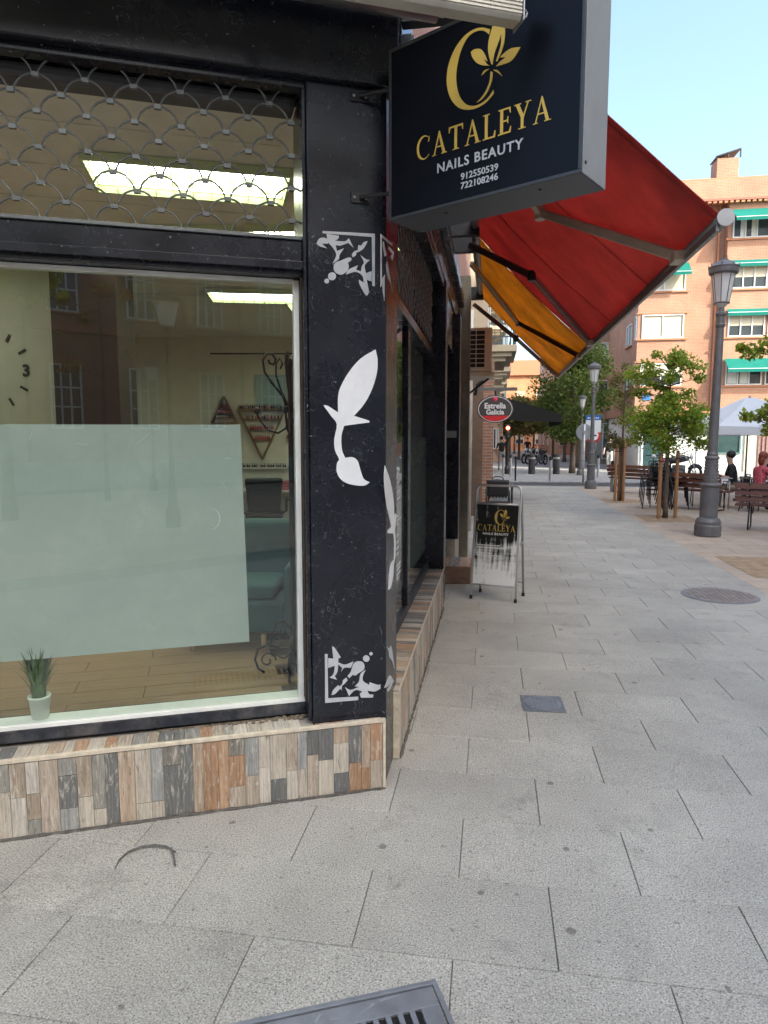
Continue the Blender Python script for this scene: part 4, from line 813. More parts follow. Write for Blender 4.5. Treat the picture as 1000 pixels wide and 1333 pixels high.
# ------------------------------------------------------------------ A-board
ab = empty('pavement_sign', 'tall A-board on the pavement, its black poster painted with white glare', 'sign', (.47,3.77,0), R(-16))
WPOW = mat('white_tube', (.62,.62,.62), .35, .3, var=.1)
tilt = Matrix.Rotation(R(-8), 4, 'X'); tb = Matrix.Translation((0,.33,0)) @ Matrix.Rotation(R(8), 4, 'X')
for T_, nm in ((tilt, 'front_frame'), (tb, 'rear_frame')):
    fr = MB(T_).tube([(-.228,0,.012),(-.228,0,1.10),(-.215,0,1.135),(-.18,0,1.15),(.18,0,1.15),(.215,0,1.135),(.228,0,1.10),(.228,0,.012)], .011, 9).tube([(-.228,0,.15),(.228,0,.15)], .008, 7).tube([(-.228,0,.965),(.228,0,.965)], .008, 7)
    f_ = fr.build(nm, WPOW if nm == 'front_frame' else ALU, ab, smooth=True)
    for sx in (-1, 1): MB(T_).lathe([(.015,0),(.016,.004),(.016,.035),(.013,.038)], 10, (sx*.228,0,.0)).build('rubber_foot', BLACK_PLASTIC, f_)
m_, N_, L_, b_ = nodes_for('poster_print_glare'); tc_ = N_.new('ShaderNodeTexCoord'); sp_ = N_.new('ShaderNodeSeparateXYZ'); L_.new(tc_.outputs['Object'], sp_.inputs[0])
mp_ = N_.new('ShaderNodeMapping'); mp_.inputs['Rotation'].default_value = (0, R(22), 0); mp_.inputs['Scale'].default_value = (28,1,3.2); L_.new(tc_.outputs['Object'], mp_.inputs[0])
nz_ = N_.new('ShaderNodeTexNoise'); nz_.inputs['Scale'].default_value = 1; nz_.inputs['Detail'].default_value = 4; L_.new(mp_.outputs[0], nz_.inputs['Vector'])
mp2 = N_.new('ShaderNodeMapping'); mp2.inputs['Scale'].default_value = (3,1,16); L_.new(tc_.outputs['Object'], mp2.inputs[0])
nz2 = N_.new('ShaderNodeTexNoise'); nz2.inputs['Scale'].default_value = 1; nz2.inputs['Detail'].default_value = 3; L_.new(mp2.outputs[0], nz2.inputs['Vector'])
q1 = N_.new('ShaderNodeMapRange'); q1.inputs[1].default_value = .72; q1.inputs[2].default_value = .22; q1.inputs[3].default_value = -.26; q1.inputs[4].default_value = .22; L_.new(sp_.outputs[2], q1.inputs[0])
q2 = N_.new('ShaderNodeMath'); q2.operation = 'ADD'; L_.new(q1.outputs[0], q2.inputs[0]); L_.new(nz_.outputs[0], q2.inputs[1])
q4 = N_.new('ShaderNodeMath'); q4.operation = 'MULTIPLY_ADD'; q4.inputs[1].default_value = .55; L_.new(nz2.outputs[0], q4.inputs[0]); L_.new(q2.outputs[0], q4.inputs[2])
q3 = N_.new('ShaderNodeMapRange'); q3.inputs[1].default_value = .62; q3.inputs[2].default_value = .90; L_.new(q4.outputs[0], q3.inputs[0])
mx_ = N_.new('ShaderNodeMixRGB'); mx_.inputs[1].default_value = (.018,.017,.018,1); mx_.inputs[2].default_value = (.82,.83,.84,1); L_.new(q3.outputs[0], mx_.inputs[0]); L_.new(mx_.outputs[0], b_.inputs['Base Color']); b_.inputs['Roughness'].default_value = .12  # white streaks low on the poster: glare of its plastic cover, painted in
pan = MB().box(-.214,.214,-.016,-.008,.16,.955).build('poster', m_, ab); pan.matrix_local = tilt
PT = frame(Vector((0,-.0162,0)), Vector((1,0,0)), ZU, Vector((0,-1,0)))
lg = MB(PT)
for i, p in enumerate(LOGO):
    lg.prism(smooth_poly([((x - .38) * .92 * .55 + .0, (z - 2.98) * .55 + .852) for x, z in p], 2), .0001, .0012 + .0001 * i)
lo_ = lg.build('logo', GOLD, pan)
serif_text('CATALEYA', PT, -.19, .38, .695, .062, GOLD, 'shop_name', pan, .0012); fit_text('NAILS BEAUTY', PT, -.135, .13, .655, .022, WHITE_VINYL, 'lettering', pan, .001, .001, 1.15)
tl = MB(PT)
for i, (z, x1) in enumerate(((.545,.03),(.522,.09),(.465,-.02),(.442,.06))):
    x = -.19
    while x < x1:
        w_ = rnd.uniform(.015,.035); tl.box(x, x + w_, z, z + .010, .0001, .0008); x += w_ + .006
tl.build('small_print', WHITE_VINYL, pan)
for sx in (-1, 1): MB().box(sx*.236-.004, sx*.236+.004, .10, .24, .56, .58).build('spreader', ALU, ab)

# ------------------------------------------------------------------ covers and litter on the pavement
def cover_mat(): return mat('cast_iron', (.22,.235,.26), .5, .35, var=.25, scale=8, dirt=.5, dirtcol=(.16,.15,.14))
CI = cover_mat()
gr = empty('drain_grate', 'grey slotted drain grate set in the pavement before the tiled plinth', 'drain grate', (.295,-1.083,0), R(24))
# local: -x runs along the front, -y toward the camera side
MB().box(-.80,.0,-.016,0,.001,.010).box(-.80,.0,-.40,-.384,.001,.010).box(-.80,-.784,-.384,-.016,.001,.0098).box(-.016,0,-.384,-.016,.001,.0098).build('frame', CI, gr, bevel=.002)
MB().box(-.778,-.022,-.088,-.022,.001,.0085).box(-.778,-.022,-.378,-.312,.001,.0085).box(-.778,-.725,-.312,-.088,.001,.0084).box(-.075,-.022,-.312,-.088,.001,.0084).build('grate_rim', CI, gr, bevel=.002)
MB().box(-.724,-.076,-.311,-.089,.0008,.0016).build('pit', mat('pit_shade', (.004,.004,.004), .9), gr)  # flat black plate painted as the shade of the drain between the bars
bar = MB().box(-.0075,.0075,-.111,.111,0,.0078).mesh('grate_bar', CI)
for i in range(18): inst('grate_bar', bar, gr, (-.102 - i*.0352, -.20, .0008))
for (sx_, sy_, a_, l_) in ((-.22,-.05,.5,.05),(-.31,-.06,-.2,.04),(-.36,-.045,.9,.03),(-.15,-.03,.1,.06),(-.47,-.06,.3,.035)): MB(Matrix.Translation((sx_,sy_,.0086)) @ Matrix.Rotation(a_,4,'Z')).box(-l_/2,l_/2,-.004,.004,0,.0004).build('scuff', mat('iron_scuff', (.27,.285,.31), .6, .2), gr)
tr_ = MB()
for i in range(60): x_, y_ = rnd.uniform(-.7,-.1), rnd.uniform(-.29,-.11); tr_.ball((x_,y_,.003),(.006,.003,.002),5,4)
tag(tr_.build('leaf_litter', mat('dry_litter', (.10,.09,.05), .9, var=.6), gr), kind='stuff')
mh = empty('utility_cover', 'small square iron utility cover in the pavement beside the plinth', 'manhole cover', (.765,1.135,0), R(3))
MB().box(-.125,.125,-.125,.125,.0008,.004).build('frame', mat('cover_frame', (.17,.18,.20), .6, .3, var=.2, scale=20), mh, bevel=.002); MB().lathe([(.112,.004),(.112,.0065),(.105,.008),(.0,.0082)], 28).build('lid', CI, mh)
for j in range(-3, 4):
    wv = math.sqrt(max(.095**2 - (j*.026)**2, 0)); 
    for i in range(-3, 4):
        if abs(i*.026) < wv and not (abs(j) < 2 and abs(i) < 2): MB().box(i*.026-.008,i*.026+.008,j*.026-.004,j*.026+.004,.0082,.0102).build('tread', CI, mh)
MB().box(-.045,.045,-.022,.022,.0082,.0098).build('name_plate', CI, mh)
m2 = empty('manhole_cover', 'large round iron manhole cover in the pavement near the sandy pit', 'manhole cover', (2.78,4.36,0))
MB().lathe([(.37,.0005),(.37,.005),(.36,.006)], 40).build('frame', CI, m2); MB().lathe([(.345,.0062),(.345,.008),(.34,.009),(.0,.0092)], 40).build('lid', mat('worn_iron', (.27,.235,.21), .55, .4, var=.3, scale=12), m2)
for j in range(-6, 7):
    for i in range(-6, 7):
        if math.hypot(i*.05, j*.05) < .31: MB().box(i*.05-.016,i*.05+.016,j*.05-.009,j*.05+.009,.0092,.0125).build('tread', MATS['worn_iron'], m2)
ts = MB().tube([(-.930,-.748,.006),(-.942,-.70,.008),(-.935,-.65,.009),(-.90,-.612,.011),(-.85,-.594,.012),(-.80,-.597,.012),(-.752,-.622,.009)], [.002,.0035,.004,.0045,.0045,.004,.003], 7)
o = ts.build('rubber_strip', mat('old_rubber', (.12,.115,.10), .7, var=.3, scale=40)); tag(o, 'curled strip of worn grey rubber lying on the pavement', 'strip')
MB().tube([(-.775,-.61,.017),(-.745,-.65,.012),(-.717,-.697,.006)], .0035, 6).build('end_tab', MATS['old_rubber'], o)
# ------------------------------------------------------------------ street lamps
LGLASS = mat('lamp_glass', (.62,.63,.62), .25, var=.05)
lamp = empty('street_lamp', 'x', 'street lamp', (0,0,0), 0, 'round lantern lamp posts along the street')
MB().lathe([(.205,0),(.21,.01),(.21,.17),(.20,.19),(.20,.24),(.175,.29),(.14,.31)], 24).build('foot', LAMP_GREY, lamp, smooth=False, bevel=.004)
MB().lathe([(.142,.312),(.142,.82),(.165,.83),(.175,.85),(.165,.87),(.125,.885)], 24).build('base_column', LAMP_GREY, lamp, bevel=.003)
dec = MB().lathe([(.118,.887),(.10,1.27),(.115,1.28),(.12,1.30),(.10,1.33)], 20).build('ornate_section', LAMP_GREY, lamp)
for j in range(7):
    kb_ = MB()
    for i in range(16):
        a = 2*math.pi*(i + .5*(j % 2))/16; rr = .118 - .018*(.05+j*.05)/.38 + .002; kb_.ball((rr*math.cos(a), rr*math.sin(a), .93+j*.05), .011, 5, 4)
    kb_.build('knob_ring', LAMP_GREY, dec)
MB().lathe([(.085,1.33),(.09,1.36),(.078,1.40),(.058,3.40),(.07,3.42),(.075,3.45),(.06,3.47),(.06,3.58),(.08,3.60),(.085,3.63),(.05,3.66),(.04,3.72)], 20).build('shaft', LAMP_GREY, lamp, bevel=.003)
lt = MB().lathe([(.045,3.72),(.105,3.78),(.175,4.24)], 8).build('lantern', LGLASS, lamp)
for i in range(8):
    a = 2*math.pi*i/8; MB().tube([(.103*math.cos(a),.103*math.sin(a),3.78),(.178*math.cos(a),.178*math.sin(a),4.24)], .007, 5).build('glazing_bar', LAMP_GREY, lt)
MB().tube([(.11*math.cos(2*math.pi*i/16),.11*math.sin(2*math.pi*i/16),3.79) for i in range(16)], .012, 6, closed=True).build('lower_ring', LAMP_GREY, lt, smooth=True)
cp = MB().lathe([(.178,4.24),(.21,4.245),(.222,4.265),(.226,4.33),(.235,4.34),(.235,4.355),(.215,4.365),(.175,4.385),(.145,4.42),(.09,4.45),(.06,4.46),(.06,4.48),(.03,4.485)], 24).build('cap', LAMP_GREY, lamp, bevel=.003)
for i in range(8):
    a = 2*math.pi*i/8; MB().tube([(.215*math.cos(a),.215*math.sin(a),4.36),(.235*math.cos(a),.235*math.sin(a),4.41)], [.014,.003], 5).build('crown_spike', LAMP_GREY, cp)
for i in range(5):
    a = 2*math.pi*i/5; MB().tube([(.035*math.cos(a),.035*math.sin(a),4.46),(.055*math.cos(a),.055*math.sin(a),4.535)], [.009,.003], 5).build('crown_spike', LAMP_GREY, cp)
place(lamp, (4.03,9.0,0), 0, 'stout grey lamp post with a round lantern by the wooden bench'); lamp.rotation_euler = (0, R(.7), R(20))
l2 = copy_tree(lamp); place(l2, (3.66,19.95,0), 0, 'grey round-lantern lamp post beside the road crossing', .905)
l3 = copy_tree(lamp); place(l3, (4.42,28.6,0), 0, 'far small grey round-lantern lamp post in front of the dense tree', .80)
# square lanterns behind the photographer, seen mirrored in the shop window
sl = empty('street_lantern', 'x', 'street lamp', (0,0,0), 0, 'square lanterns mirrored in the shop window')
MB().lathe([(.13,0),(.13,.3),(.08,.4),(.06,.9),(.045,1.0),(.04,3.5),(.055,3.52),(.03,3.58)], 14).build('post', DARK_METAL, sl)
MB().hexa([(-.12,-.12,3.6),(.12,-.12,3.6),(.12,.12,3.6),(-.12,.12,3.6),(-.22,-.22,4.0),(.22,-.22,4.0),(.22,.22,4.0),(-.22,.22,4.0)]).build('lantern', LGLASS, sl)
MB().hexa([(-.25,-.25,4.0),(.25,-.25,4.0),(.25,.25,4.0),(-.25,.25,4.0),(-.06,-.06,4.28),(.06,-.06,4.28),(.06,.06,4.28),(-.06,.06,4.28)]).build('cap', DARK_METAL, sl)
for sx in (-1,1):
    for sy in (-1,1): MB().tube([(sx*.122,sy*.122,3.6),(sx*.222,sy*.222,4.0)], .01, 5).build('glazing_bar', DARK_METAL, sl)
place(sl, (2.72,-9.4,0), R(20), 'square lantern lamp mirrored larger in the shop window'); s2 = copy_tree(sl); place(s2, (5.7,-18.4,0), R(10), 'square lantern lamp mirrored small before the red brick wall', .95)

# ------------------------------------------------------------------ benches, chairs, tables
TEAK = mat('bench_slat_wood', (.15,.065,.045), .5, var=.25, stretch=(1,10,10), scale=5)
bench = empty('bench', 'x', 'bench', (0,0,0), 0, 'slatted wooden benches on the plaza')
slat = MB().box(-.85,.85,-.05,.05,-.017,.017).mesh('seat_slat', TEAK)
for i in range(4): inst('seat_slat', slat, bench, (0,-.16+i*.112,.44), (R(-3),0,0))
for i in range(3): inst('back_slat', slat, bench, (0,-.245-i*.028,.56+i*.115), (R(76),0,0))
for sx in (-.62,.62): MB().tube([(sx,-.32,.84),(sx,-.215,.47),(sx,-.20,.415),(sx,.20,.415),(sx,.235,.39),(sx,.27,.04),(sx,.25,.016),(sx,-.26,.016),(sx,-.29,.04),(sx,-.205,.41)], .014, 7).build('leg_loop', DARK_METAL, bench, smooth=True)
place(bench, (5.60,9.75,0), R(-24), 'brown slatted bench beside the stout lamp post')
b2 = copy_tree(bench); place(b2, (5.05,13.6,0), R(-50), 'brown slatted bench behind the stacked dark chairs'); b3 = copy_tree(bench); place(b3, (4.75,18.2,0), R(-45), 'brown slatted bench beyond the leafy sapling')
CHM = mat('dark_chair_metal', (.03,.032,.036), .4, .5, var=.15)
chair = empty('terrace_chair', 'x', 'chair', (0,0,0), 0, 'dark metal chairs stacked on the plaza')
for sx in (-1,1):
    MB().tube([(sx*.23,.24,0),(sx*.21,.21,.44),(sx*.21,.19,.64),(sx*.22,-.2,.66)], .012, 6).build('front_leg', CHM, chair, smooth=True)
    MB().tube([(sx*.22,-.28,0),(sx*.20,-.20,.44),(sx*.20,-.30,.84)], .012, 6).build('rear_leg', CHM, chair, smooth=True)
for i in range(5): MB().box(-.20,.20,-.19+i*.08,-.13+i*.08,.44,.455).build('seat_slat', CHM, chair)
for i in range(6): MB().box(-.17+i*.06,-.145+i*.06,-.29,-.275,.50,.80).build('back_slat', CHM, chair)
MB().tube([(-.20,-.30,.83),(0,-.31,.845),(.20,-.30,.83)], .012, 6).build('top_rail', CHM, chair, smooth=True)
first = True
for (x_, y_, rz, n, lab) in ((4.22,13.45,R(150),4,'dark metal chair in the stack behind the tree stakes'), (4.62,13.55,R(205),4,'dark metal chair in the stack beside the second bench')):
    for k in range(n):
        c = chair if first else copy_tree(chair); first = False
        place(c, (x_ - .02*k, y_ + .035*k, .085*k), rz, lab.replace('dark metal chair in', ('bottom dark metal chair of','second dark metal chair from the ground in','third dark metal chair from the ground in','topmost dark metal chair of')[k])); c['group'] = 'dark metal chairs stacked on the plaza'
for (x_, y_, rz, lab) in ((5.55,14.6,R(80),'empty dark metal chair beyond the second bench'), (6.9,12.7,R(-160),'dark metal chair standing by the parasol table')):
    c = copy_tree(chair); place(c, (x_, y_, 0), rz, lab); c['group'] = 'dark metal chairs set out on the terrace'
bc = copy_tree(chair); place(bc, (.56,9.65,0), R(180), 'black chair beside the tall table at the bar front', 1.0); bc['group'] = 'chairs at the bar front'
bg = empty('bag', 'black bag hanging on the chair at the bar front', 'bag', (.56,9.93,.845), R(180)); MB().box(-.19,.19,-.045,.045,-.32,.0).build('body', BLACK_PLASTIC, bg, bevel=.03, seg=3); MB().tube([(-.1,0,-.01),(-.1,0,.03),(-.05,0,.06),(.05,0,.06),(.1,0,.03),(.1,0,-.01)], .012, 6).build('handle', BLACK_PLASTIC, bg, smooth=True)
def table(x, y, label, m, h=.72, r=.36):
    t = empty('table', label, 'table', (x,y,0)); MB().box(-r,r,-r,r,h-.02,h).build('tabletop', m, t, bevel=.006)
    for sx in (-1,1):
        for sy in (-1,1): MB().tube([(sx*r*.85,sy*r*.85,0),(sx*r*.85,sy*r*.85,h-.02)], .016, 7).build('leg', ALU if m is not CHM else CHM, t, smooth=True)
    return t
table(.62,10.35,'small dark table at the bar front behind the A-board', CHM, .74, .26)
table(5.55,13.95,'light metal table before the person in black', ALU); table(6.55,13.6,'light metal table beside the person in pink', mat('dark_tabletop', (.05,.05,.05), .3))
table(7.6,14.6,'light metal table under the white parasol', ALU)

CUP = mat('drinking_glass', (.55,.50,.40), .2, var=.1); AMB = mat('amber_bottle', (.12,.05,.015), .2)
for i, (x_, y_, lab, hh, m_) in enumerate(((5.45,13.85,'short glass of beer before the person in black',.12,CUP),(5.72,14.1,'brown bottle beside the beer glass on the light table',.22,AMB),(6.5,13.45,'short glass on the dark tabletop by the person in pink',.11,CUP),(6.7,13.7,'brown bottle on the dark tabletop by the person in pink',.22,AMB),(7.6,14.5,'pale cup on the table under the parasol',.09,CUP))):
    o = MB().lathe([(.030,0),(.034,hh*.55),(.032 if hh < .2 else .014,hh*.7),(.032 if hh < .2 else .012,hh)], 12).build('drink', m_, None, smooth=True); o.location = (x_, y_, .721); tag(o, lab, 'drink', 'drinks on the terrace tables')
# ------------------------------------------------------------------ parasol
ps = empty('parasol', 'large white square parasol over the terrace tables', 'parasol', (7.0,16.0,0), R(8))
MB().tube([(0,0,.05),(0,0,2.72)], .024, 10).build('pole', mat('parasol_pole', (.20,.21,.20), .4, .5), ps, smooth=True); MB().lathe([(.26,0),(.26,.05),(.06,.07),(.04,.2)], 20).build('base', DARK_METAL, ps)
cv = MB(); hw = 1.42; ring = []
for lev, (f, z) in enumerate(((.08,2.66),(.35,2.42),(.7,2.14),(1.0,1.92))):
    for i in range(16):
        side = i // 4; u = (i % 4) / 4 * 2 - 1; p = [(u,-1),(1,u),(-u,1),(-1,-u)][side]
        bow = 1 - (.04 * f) * (1 - abs(u)); ring.append((p[0]*hw*f*bow, p[1]*hw*f*bow, z - .03*f*(1-abs(u))*f))
fc = [(l*16+i, l*16+(i+1) % 16, (l+1)*16+(i+1) % 16, (l+1)*16+i) for l in range(3) for i in range(16)]
k_ = len(ring); ring += [(x, y, z - .2) for x, y, z in ring[48:64]]; fc += [(48+i, 48+(i+1) % 16, k_+(i+1) % 16, k_+i) for i in range(16)] + [tuple(range(16))]
cn = cv.add(ring, fc).build('canopy', m_fabric('white_canvas', (.88,.89,.90), .35, var=.03), ps); cn.modifiers.new('solid', 'SOLIDIFY').thickness = .004
for i in range(8):
    a = math.pi/4*i; f = 1.38 if i % 2 else .98; x_, y_ = hw*.98*f*math.cos(a), hw*.98*f*math.sin(a); z_ = 1.90
    MB().tube([(.03*math.cos(a),.03*math.sin(a),2.6),(x_*.7,y_*.7,2.09),(x_,y_,z_)], .009, 5).build('rib', DARK_METAL, ps); MB().tube([(.03*math.cos(a),.03*math.sin(a),1.95),(x_*.5,y_*.5,2.20)], .008, 5).build('strut', DARK_METAL, ps)

# ------------------------------------------------------------------ bollards, poles, traffic signs
SIL = mat('steel_bollard', (.45,.46,.47), .35, .6, var=.1)
sb = empty('bollard', 'x', 'bollard', (0,0,0), 0, 'bollards at the road crossing'); MB().lathe([(.05,0),(.05,.88),(.042,.9)], 14).build('post', SIL, sb, smooth=False); MB().lathe([(.056,.8),(.056,.9),(.05,.93),(.02,.95)], 14).build('cap', DARK_METAL, sb)
db_ = empty('bollard', 'x', 'bollard', (0,0,0), 0, 'bollards at the road crossing'); MB().lathe([(.155,0),(.155,.86),(.15,.9),(.10,.93)], 18).build('post', mat('dark_bollard', (.045,.045,.048), .5, .3), db_, bevel=.005); MB().lathe([(.158,.7),(.158,.78)], 18).build('band', SIL, db_)
tb_ = empty('bollard', 'slim dark bollard standing at the near kerb of the crossing', 'bollard', (1.37,23.75,0), 0, 'bollards at the road crossing'); MB().lathe([(.035,0),(.035,.86)], 10).build('post', DARK_METAL, tb_); MB().ball((0,0,.9), .06, 10, 7).build('ball_top', DARK_METAL, tb_)
for i, (x_, y_, lab, src) in enumerate(((.97,27.6,'slim steel bollard in front of the walker in black',sb),(1.27,27.0,'slim steel bollard beside the traffic light',sb),(2.70,23.95,'slim steel bollard on the near kerb across the street middle',sb),(4.5,28.9,'slim steel bollard behind the white sign pole',sb),(4.94,27.0,'slim steel bollard near the walker in light trousers',sb),(2.3,29.2,'stout dark bollard in the middle of the street',db_),(3.43,29.4,'stout dark bollard before the parked motorbikes',db_),(4.15,18.9,'slim steel bollard behind the tree stakes at the plaza edge',sb),(8.2,22.2,'slim steel bollard before the black motorcycle',sb),(6.2,21.5,'slim steel bollard beside the pink scooter',sb))):
    o = src if src.get('label') == 'x' else copy_tree(src); place(o, (x_, y_, 0), 0, lab)
wp = empty('sign_pole', 'white pole carrying a round sign seen from behind', 'road sign', (3.78,22.75,0)); MB().tube([(0,0,0),(0,0,2.15)], .032, 10).build('pole', mat('white_pole', (.62,.62,.62), .4, .2), wp, smooth=True)
MB(frame(Vector((0,.045,1.86)), Vector((1,0,0)), ZU, Vector((0,-1,0)))).lathe([(.29,0),(.30,.004),(.30,.010),(.29,.014)], 28).build('sign_back', mat('sign_back_grey', (.30,.31,.32), .45, .5), wp); MB().box(-.05,.05,-.04,.028,1.80,1.92).build('clamp', ALU, wp)
bs = empty('street_sign', 'blue and white street sign panel on a grey pole at the crossing', 'street sign', (4.26,24.0,0)); MB().tube([(0,.05,0),(0,.05,2.5)], .03, 10).build('pole', LAMP_GREY, bs, smooth=True)
MB().box(-.28,.28,-.012,.012,1.87,2.33).build('white_panel', WHITE_VINYL, bs); MB().box(-.28,.28,-.014,.014,2.332,2.52).build('blue_panel', mat('sign_blue', (.02,.12,.42), .4, var=.03), bs)
for i in range(7): MB().box(-.22+i*.062,-.18+i*.062,-.0165,-.0145,2.385,2.44).build('letter', WHITE_VINYL, bs)
ne = empty('traffic_sign', 'round red-rimmed prohibition sign on a grey pole behind the lamp post', 'road sign', (4.55,26.0,0)); MB().tube([(0,.04,0),(0,.04,2.2)], .03, 10).build('pole', LAMP_GREY, ne, smooth=True)
NT = frame(Vector((0,0,1.76)), Vector((1,0,0)), ZU, Vector((0,-1,0)))
MB(NT).lathe([(.30,0),(.30,.012)], 28).build('red_disc', mat('sign_red', (.55,.02,.02), .4, var=.03), ne); MB(NT).lathe([(.21,.0125),(.21,.0145)], 28).build('white_disc', WHITE_VINYL, ne); MB(NT).box(-.13,.13,-.03,.03,.0148,.017).build('bar', DARK_METAL, ne)
tl_ = empty('traffic_light', 'dark traffic light pole showing red beyond the bar sign', 'traffic light', (1.165,29.0,0)); MB().lathe([(.16,0),(.15,.25),(.075,.4),(.06,2.0)], 14).build('pole', DARK_METAL, tl_)
hd = MB().box(-.13,.13,-.1,.1,1.6,2.28).build('housing', BLACK_PLASTIC, tl_, bevel=.02)
hd.location = (.0,-.17,-.0)
for i, (z_, m_) in enumerate(((2.12, m_emit('red_light', (1.0,.10,.05), 5, (.5,.02,.02))), (1.92, mat('amber_off', (.10,.06,.01), .3)), (1.72, mat('green_off', (.01,.06,.03), .3)))):
    MB().ball((0,-.285,z_), (.085,.03,.085), 14, 8).build('lens', m_, tl_, smooth=True)
    MB().tube([(.1*math.cos(R(a)),-.275-.06,z_+.1*math.sin(R(a))) for a in range(0,181,20)], .012, 5).build('visor', BLACK_PLASTIC, tl_)

# ------------------------------------------------------------------ bar front: oval sign, awning, air conditioner
es = empty('bar_sign', 'oval grey and red bar sign hanging from a bracket over the pavement', 'sign', (.49,10.0,0))
OT = frame(Vector((0,-.04,2.16)), Vector((1,0,0)), ZU, Vector((0,-1,0)))
def ellipse(rx, ry, k=44, a0=0, a1=360, cy=0): return [(rx*math.cos(R(a0+(a1-a0)*i/k)), cy+ry*math.sin(R(a0+(a1-a0)*i/k))) for i in range(k if a1-a0 == 360 else k+1)]
OG = mat('bar_sign_grey', (.05,.045,.045), .35, var=.1); ORD = mat('bar_sign_red', (.50,.02,.025), .4, var=.03); OW = mat('bar_sign_white', (.66,.66,.68), .4, var=.03)
MB(OT).prism(ellipse(.335,.255), -.08, .0).build('casing', OG, es, bevel=.006)
MB(OT).prism(ellipse(.315,.235), .0, .003).build('ring', OW, es); MB(OT).prism(ellipse(.303,.224), .0031, .005).build('face', OG, es)
MB(OT).prism(ellipse(.300,.221,24,213,327), .0051, .0066).build('red_band', ORD, es); MB(OT).ball((0,.185,.004), (.045,.045,.012), 12, 6).build('star_badge', mat('badge_pink', (.65,.05,.10), .4), es)
OT2 = OT @ Matrix.Translation((0,0,.0052))
fit_text('Estrella', OT2, -.195, .195, .015, .10, OW, 'lettering', es, .003, .004); fit_text('Galicia', OT2, -.165, .165, -.095, .09, OW, 'lettering', es, .003, .004)
MB().box(-.35,.40,-.02,.02,2.50,2.56).build('bracket_arm', mat('bracket_grey', (.12,.12,.115), .5, .3), es); MB().tube([(0,0,2.41),(0,0,2.50)], .015, 8).build('hanger', DARK_METAL, es); MB().tube([(-.38,0,2.42),(-.33,0,2.62),(-.2,0,2.72),(-.05,0,2.74)], .03, 8).build('spot_arm', DARK_METAL, es, smooth=True)
ba = empty('bar_awning', 'low black canvas awning over the bar terrace', 'awning', (0,13,0))
BCL = m_fabric('black_canvas', (.008,.008,.009), .05, var=.2)
MB().hexa([(.5,0,2.62),(2.0,0,2.16),(2.0,3.6,2.16),(.5,3.6,2.62),(.5,0,2.625),(2.0,0,2.165),(2.0,3.6,2.165),(.5,3.6,2.625)]).build('canopy', BCL, ba); MB().box(1.995,2.0,0,3.6,1.94,2.16).build('valance', BCL, ba)
MB().add([(.5,-.002,2.62),(2.0,-.002,2.16),(2.0,-.002,1.99),(1.0,-.002,2.02),(.5,-.002,2.2)], [(0,1,2,3,4)]).build('side_flap', BCL, ba).modifiers.new('solid','SOLIDIFY').thickness = .004
for yy_ in (.4,3.2): beam(MB(), (.5,yy_,2.45), (1.97,yy_,2.13), .03, .04).build('arm', ALU, ba)
acu = empty('air_conditioner', 'cream wall-mounted air conditioner with a black slotted grille', 'air conditioner', (.05,6.6,2.52))
ACM = mat('ac_casing', (.64,.61,.54), .5, var=.1, dirt=.4, dirtcol=(.25,.2,.15))
MB().box(.0,.37,.0,.62,.0,.60).build('casing', ACM, acu, bevel=.015); MB().box(.03,.275,-.004,.0,.06,.56).build('grille_back', mat('ac_black', (.006,.006,.006), .7), acu)
for i in range(9): MB().box(.028,.277,-.010,-.0042,.055+i*.0625,.065+i*.0625).build('grille_bar', ACM, acu)
for x_ in (.028,.148,.268): MB().box(x_,x_+.010,-.0115,-.0045,.055,.567).build('grille_bar', ACM, acu)
MB().box(-.05,.40,-.02,.64,-.06,-.002).build('shelf', ACM, acu, bevel=.004); beam(MB(), (-.05,.3,-.35), (.33,.3,-.06), .03, .03).build('bracket', DARK_METAL, acu)

# ------------------------------------------------------------------ buildings
PANE = mat('dark_pane', (.045,.055,.062), .06, var=.3, scale=1.5, spec=.8, rvar=.02); CURT = mat('net_curtain', (.55,.55,.50), .7, var=.15, stretch=(14,14,.5)); BLIND = mat('roller_blind', (.50,.45,.34), .7, var=.05, stretch=(1,1,30)); FRW = mat('white_window_frame', (.62,.63,.62), .45, var=.06)
GREEN = m_fabric('green_awning_cloth', (.005,.20,.155), .35, var=.10)
OBR = m_brick('orange_brick', (.37,.165,.095), (.41,.19,.11), (.36,.26,.19), .25, .07); OB2 = mat('brick_sill', (.42,.19,.10), .8, var=.15)
def window(parent, T, x0, x1, z0, z1, style='curtain', panes=2, sill=True, depth=.06):
    """T: x along the wall, y outward, z up"""
    w = MB(T).box(x0,x1,-.02,.004,z0,z1).build('window', PANE if style != 'blind' else BLIND, parent)
    f = MB(T); t = .055
    f.box(x0-t,x1+t,.0,depth,z1,z1+t).box(x0-t,x1+t,.0,depth,z0-t,z0).box(x0-t,x0,.0,depth,z0,z1).box(x1,x1+t,.0,depth,z0,z1)
    for i in range(1, panes): xx = x0 + (x1-x0)*i/panes; f.box(xx-.025,xx+.025,.0,depth-.008,z0,z1)
    f.build('frame', FRW, w)
    if style == 'curtain':
        for i in range(panes):
            a, c = x0 + (x1-x0)*i/panes + .03, x0 + (x1-x0)*(i+1)/panes - .03
            if rnd.random() < .7: MB(T).box(a, a + (c-a)*rnd.uniform(.4,1), .0055, .009, z0+.02, z1-.02).build('curtain', CURT, w)
    if style == 'half': MB(T).box(x0+.002,x1-.002,.0055,.02,z0+(z1-z0)*.45,z1).build('roller_shutter', BLIND, w)
    if sill: MB(T).box(x0-.12,x1+.12,.0,depth+.07,z0-t-.05,z0-t-.001).build('sill', OB2, w)
    return w
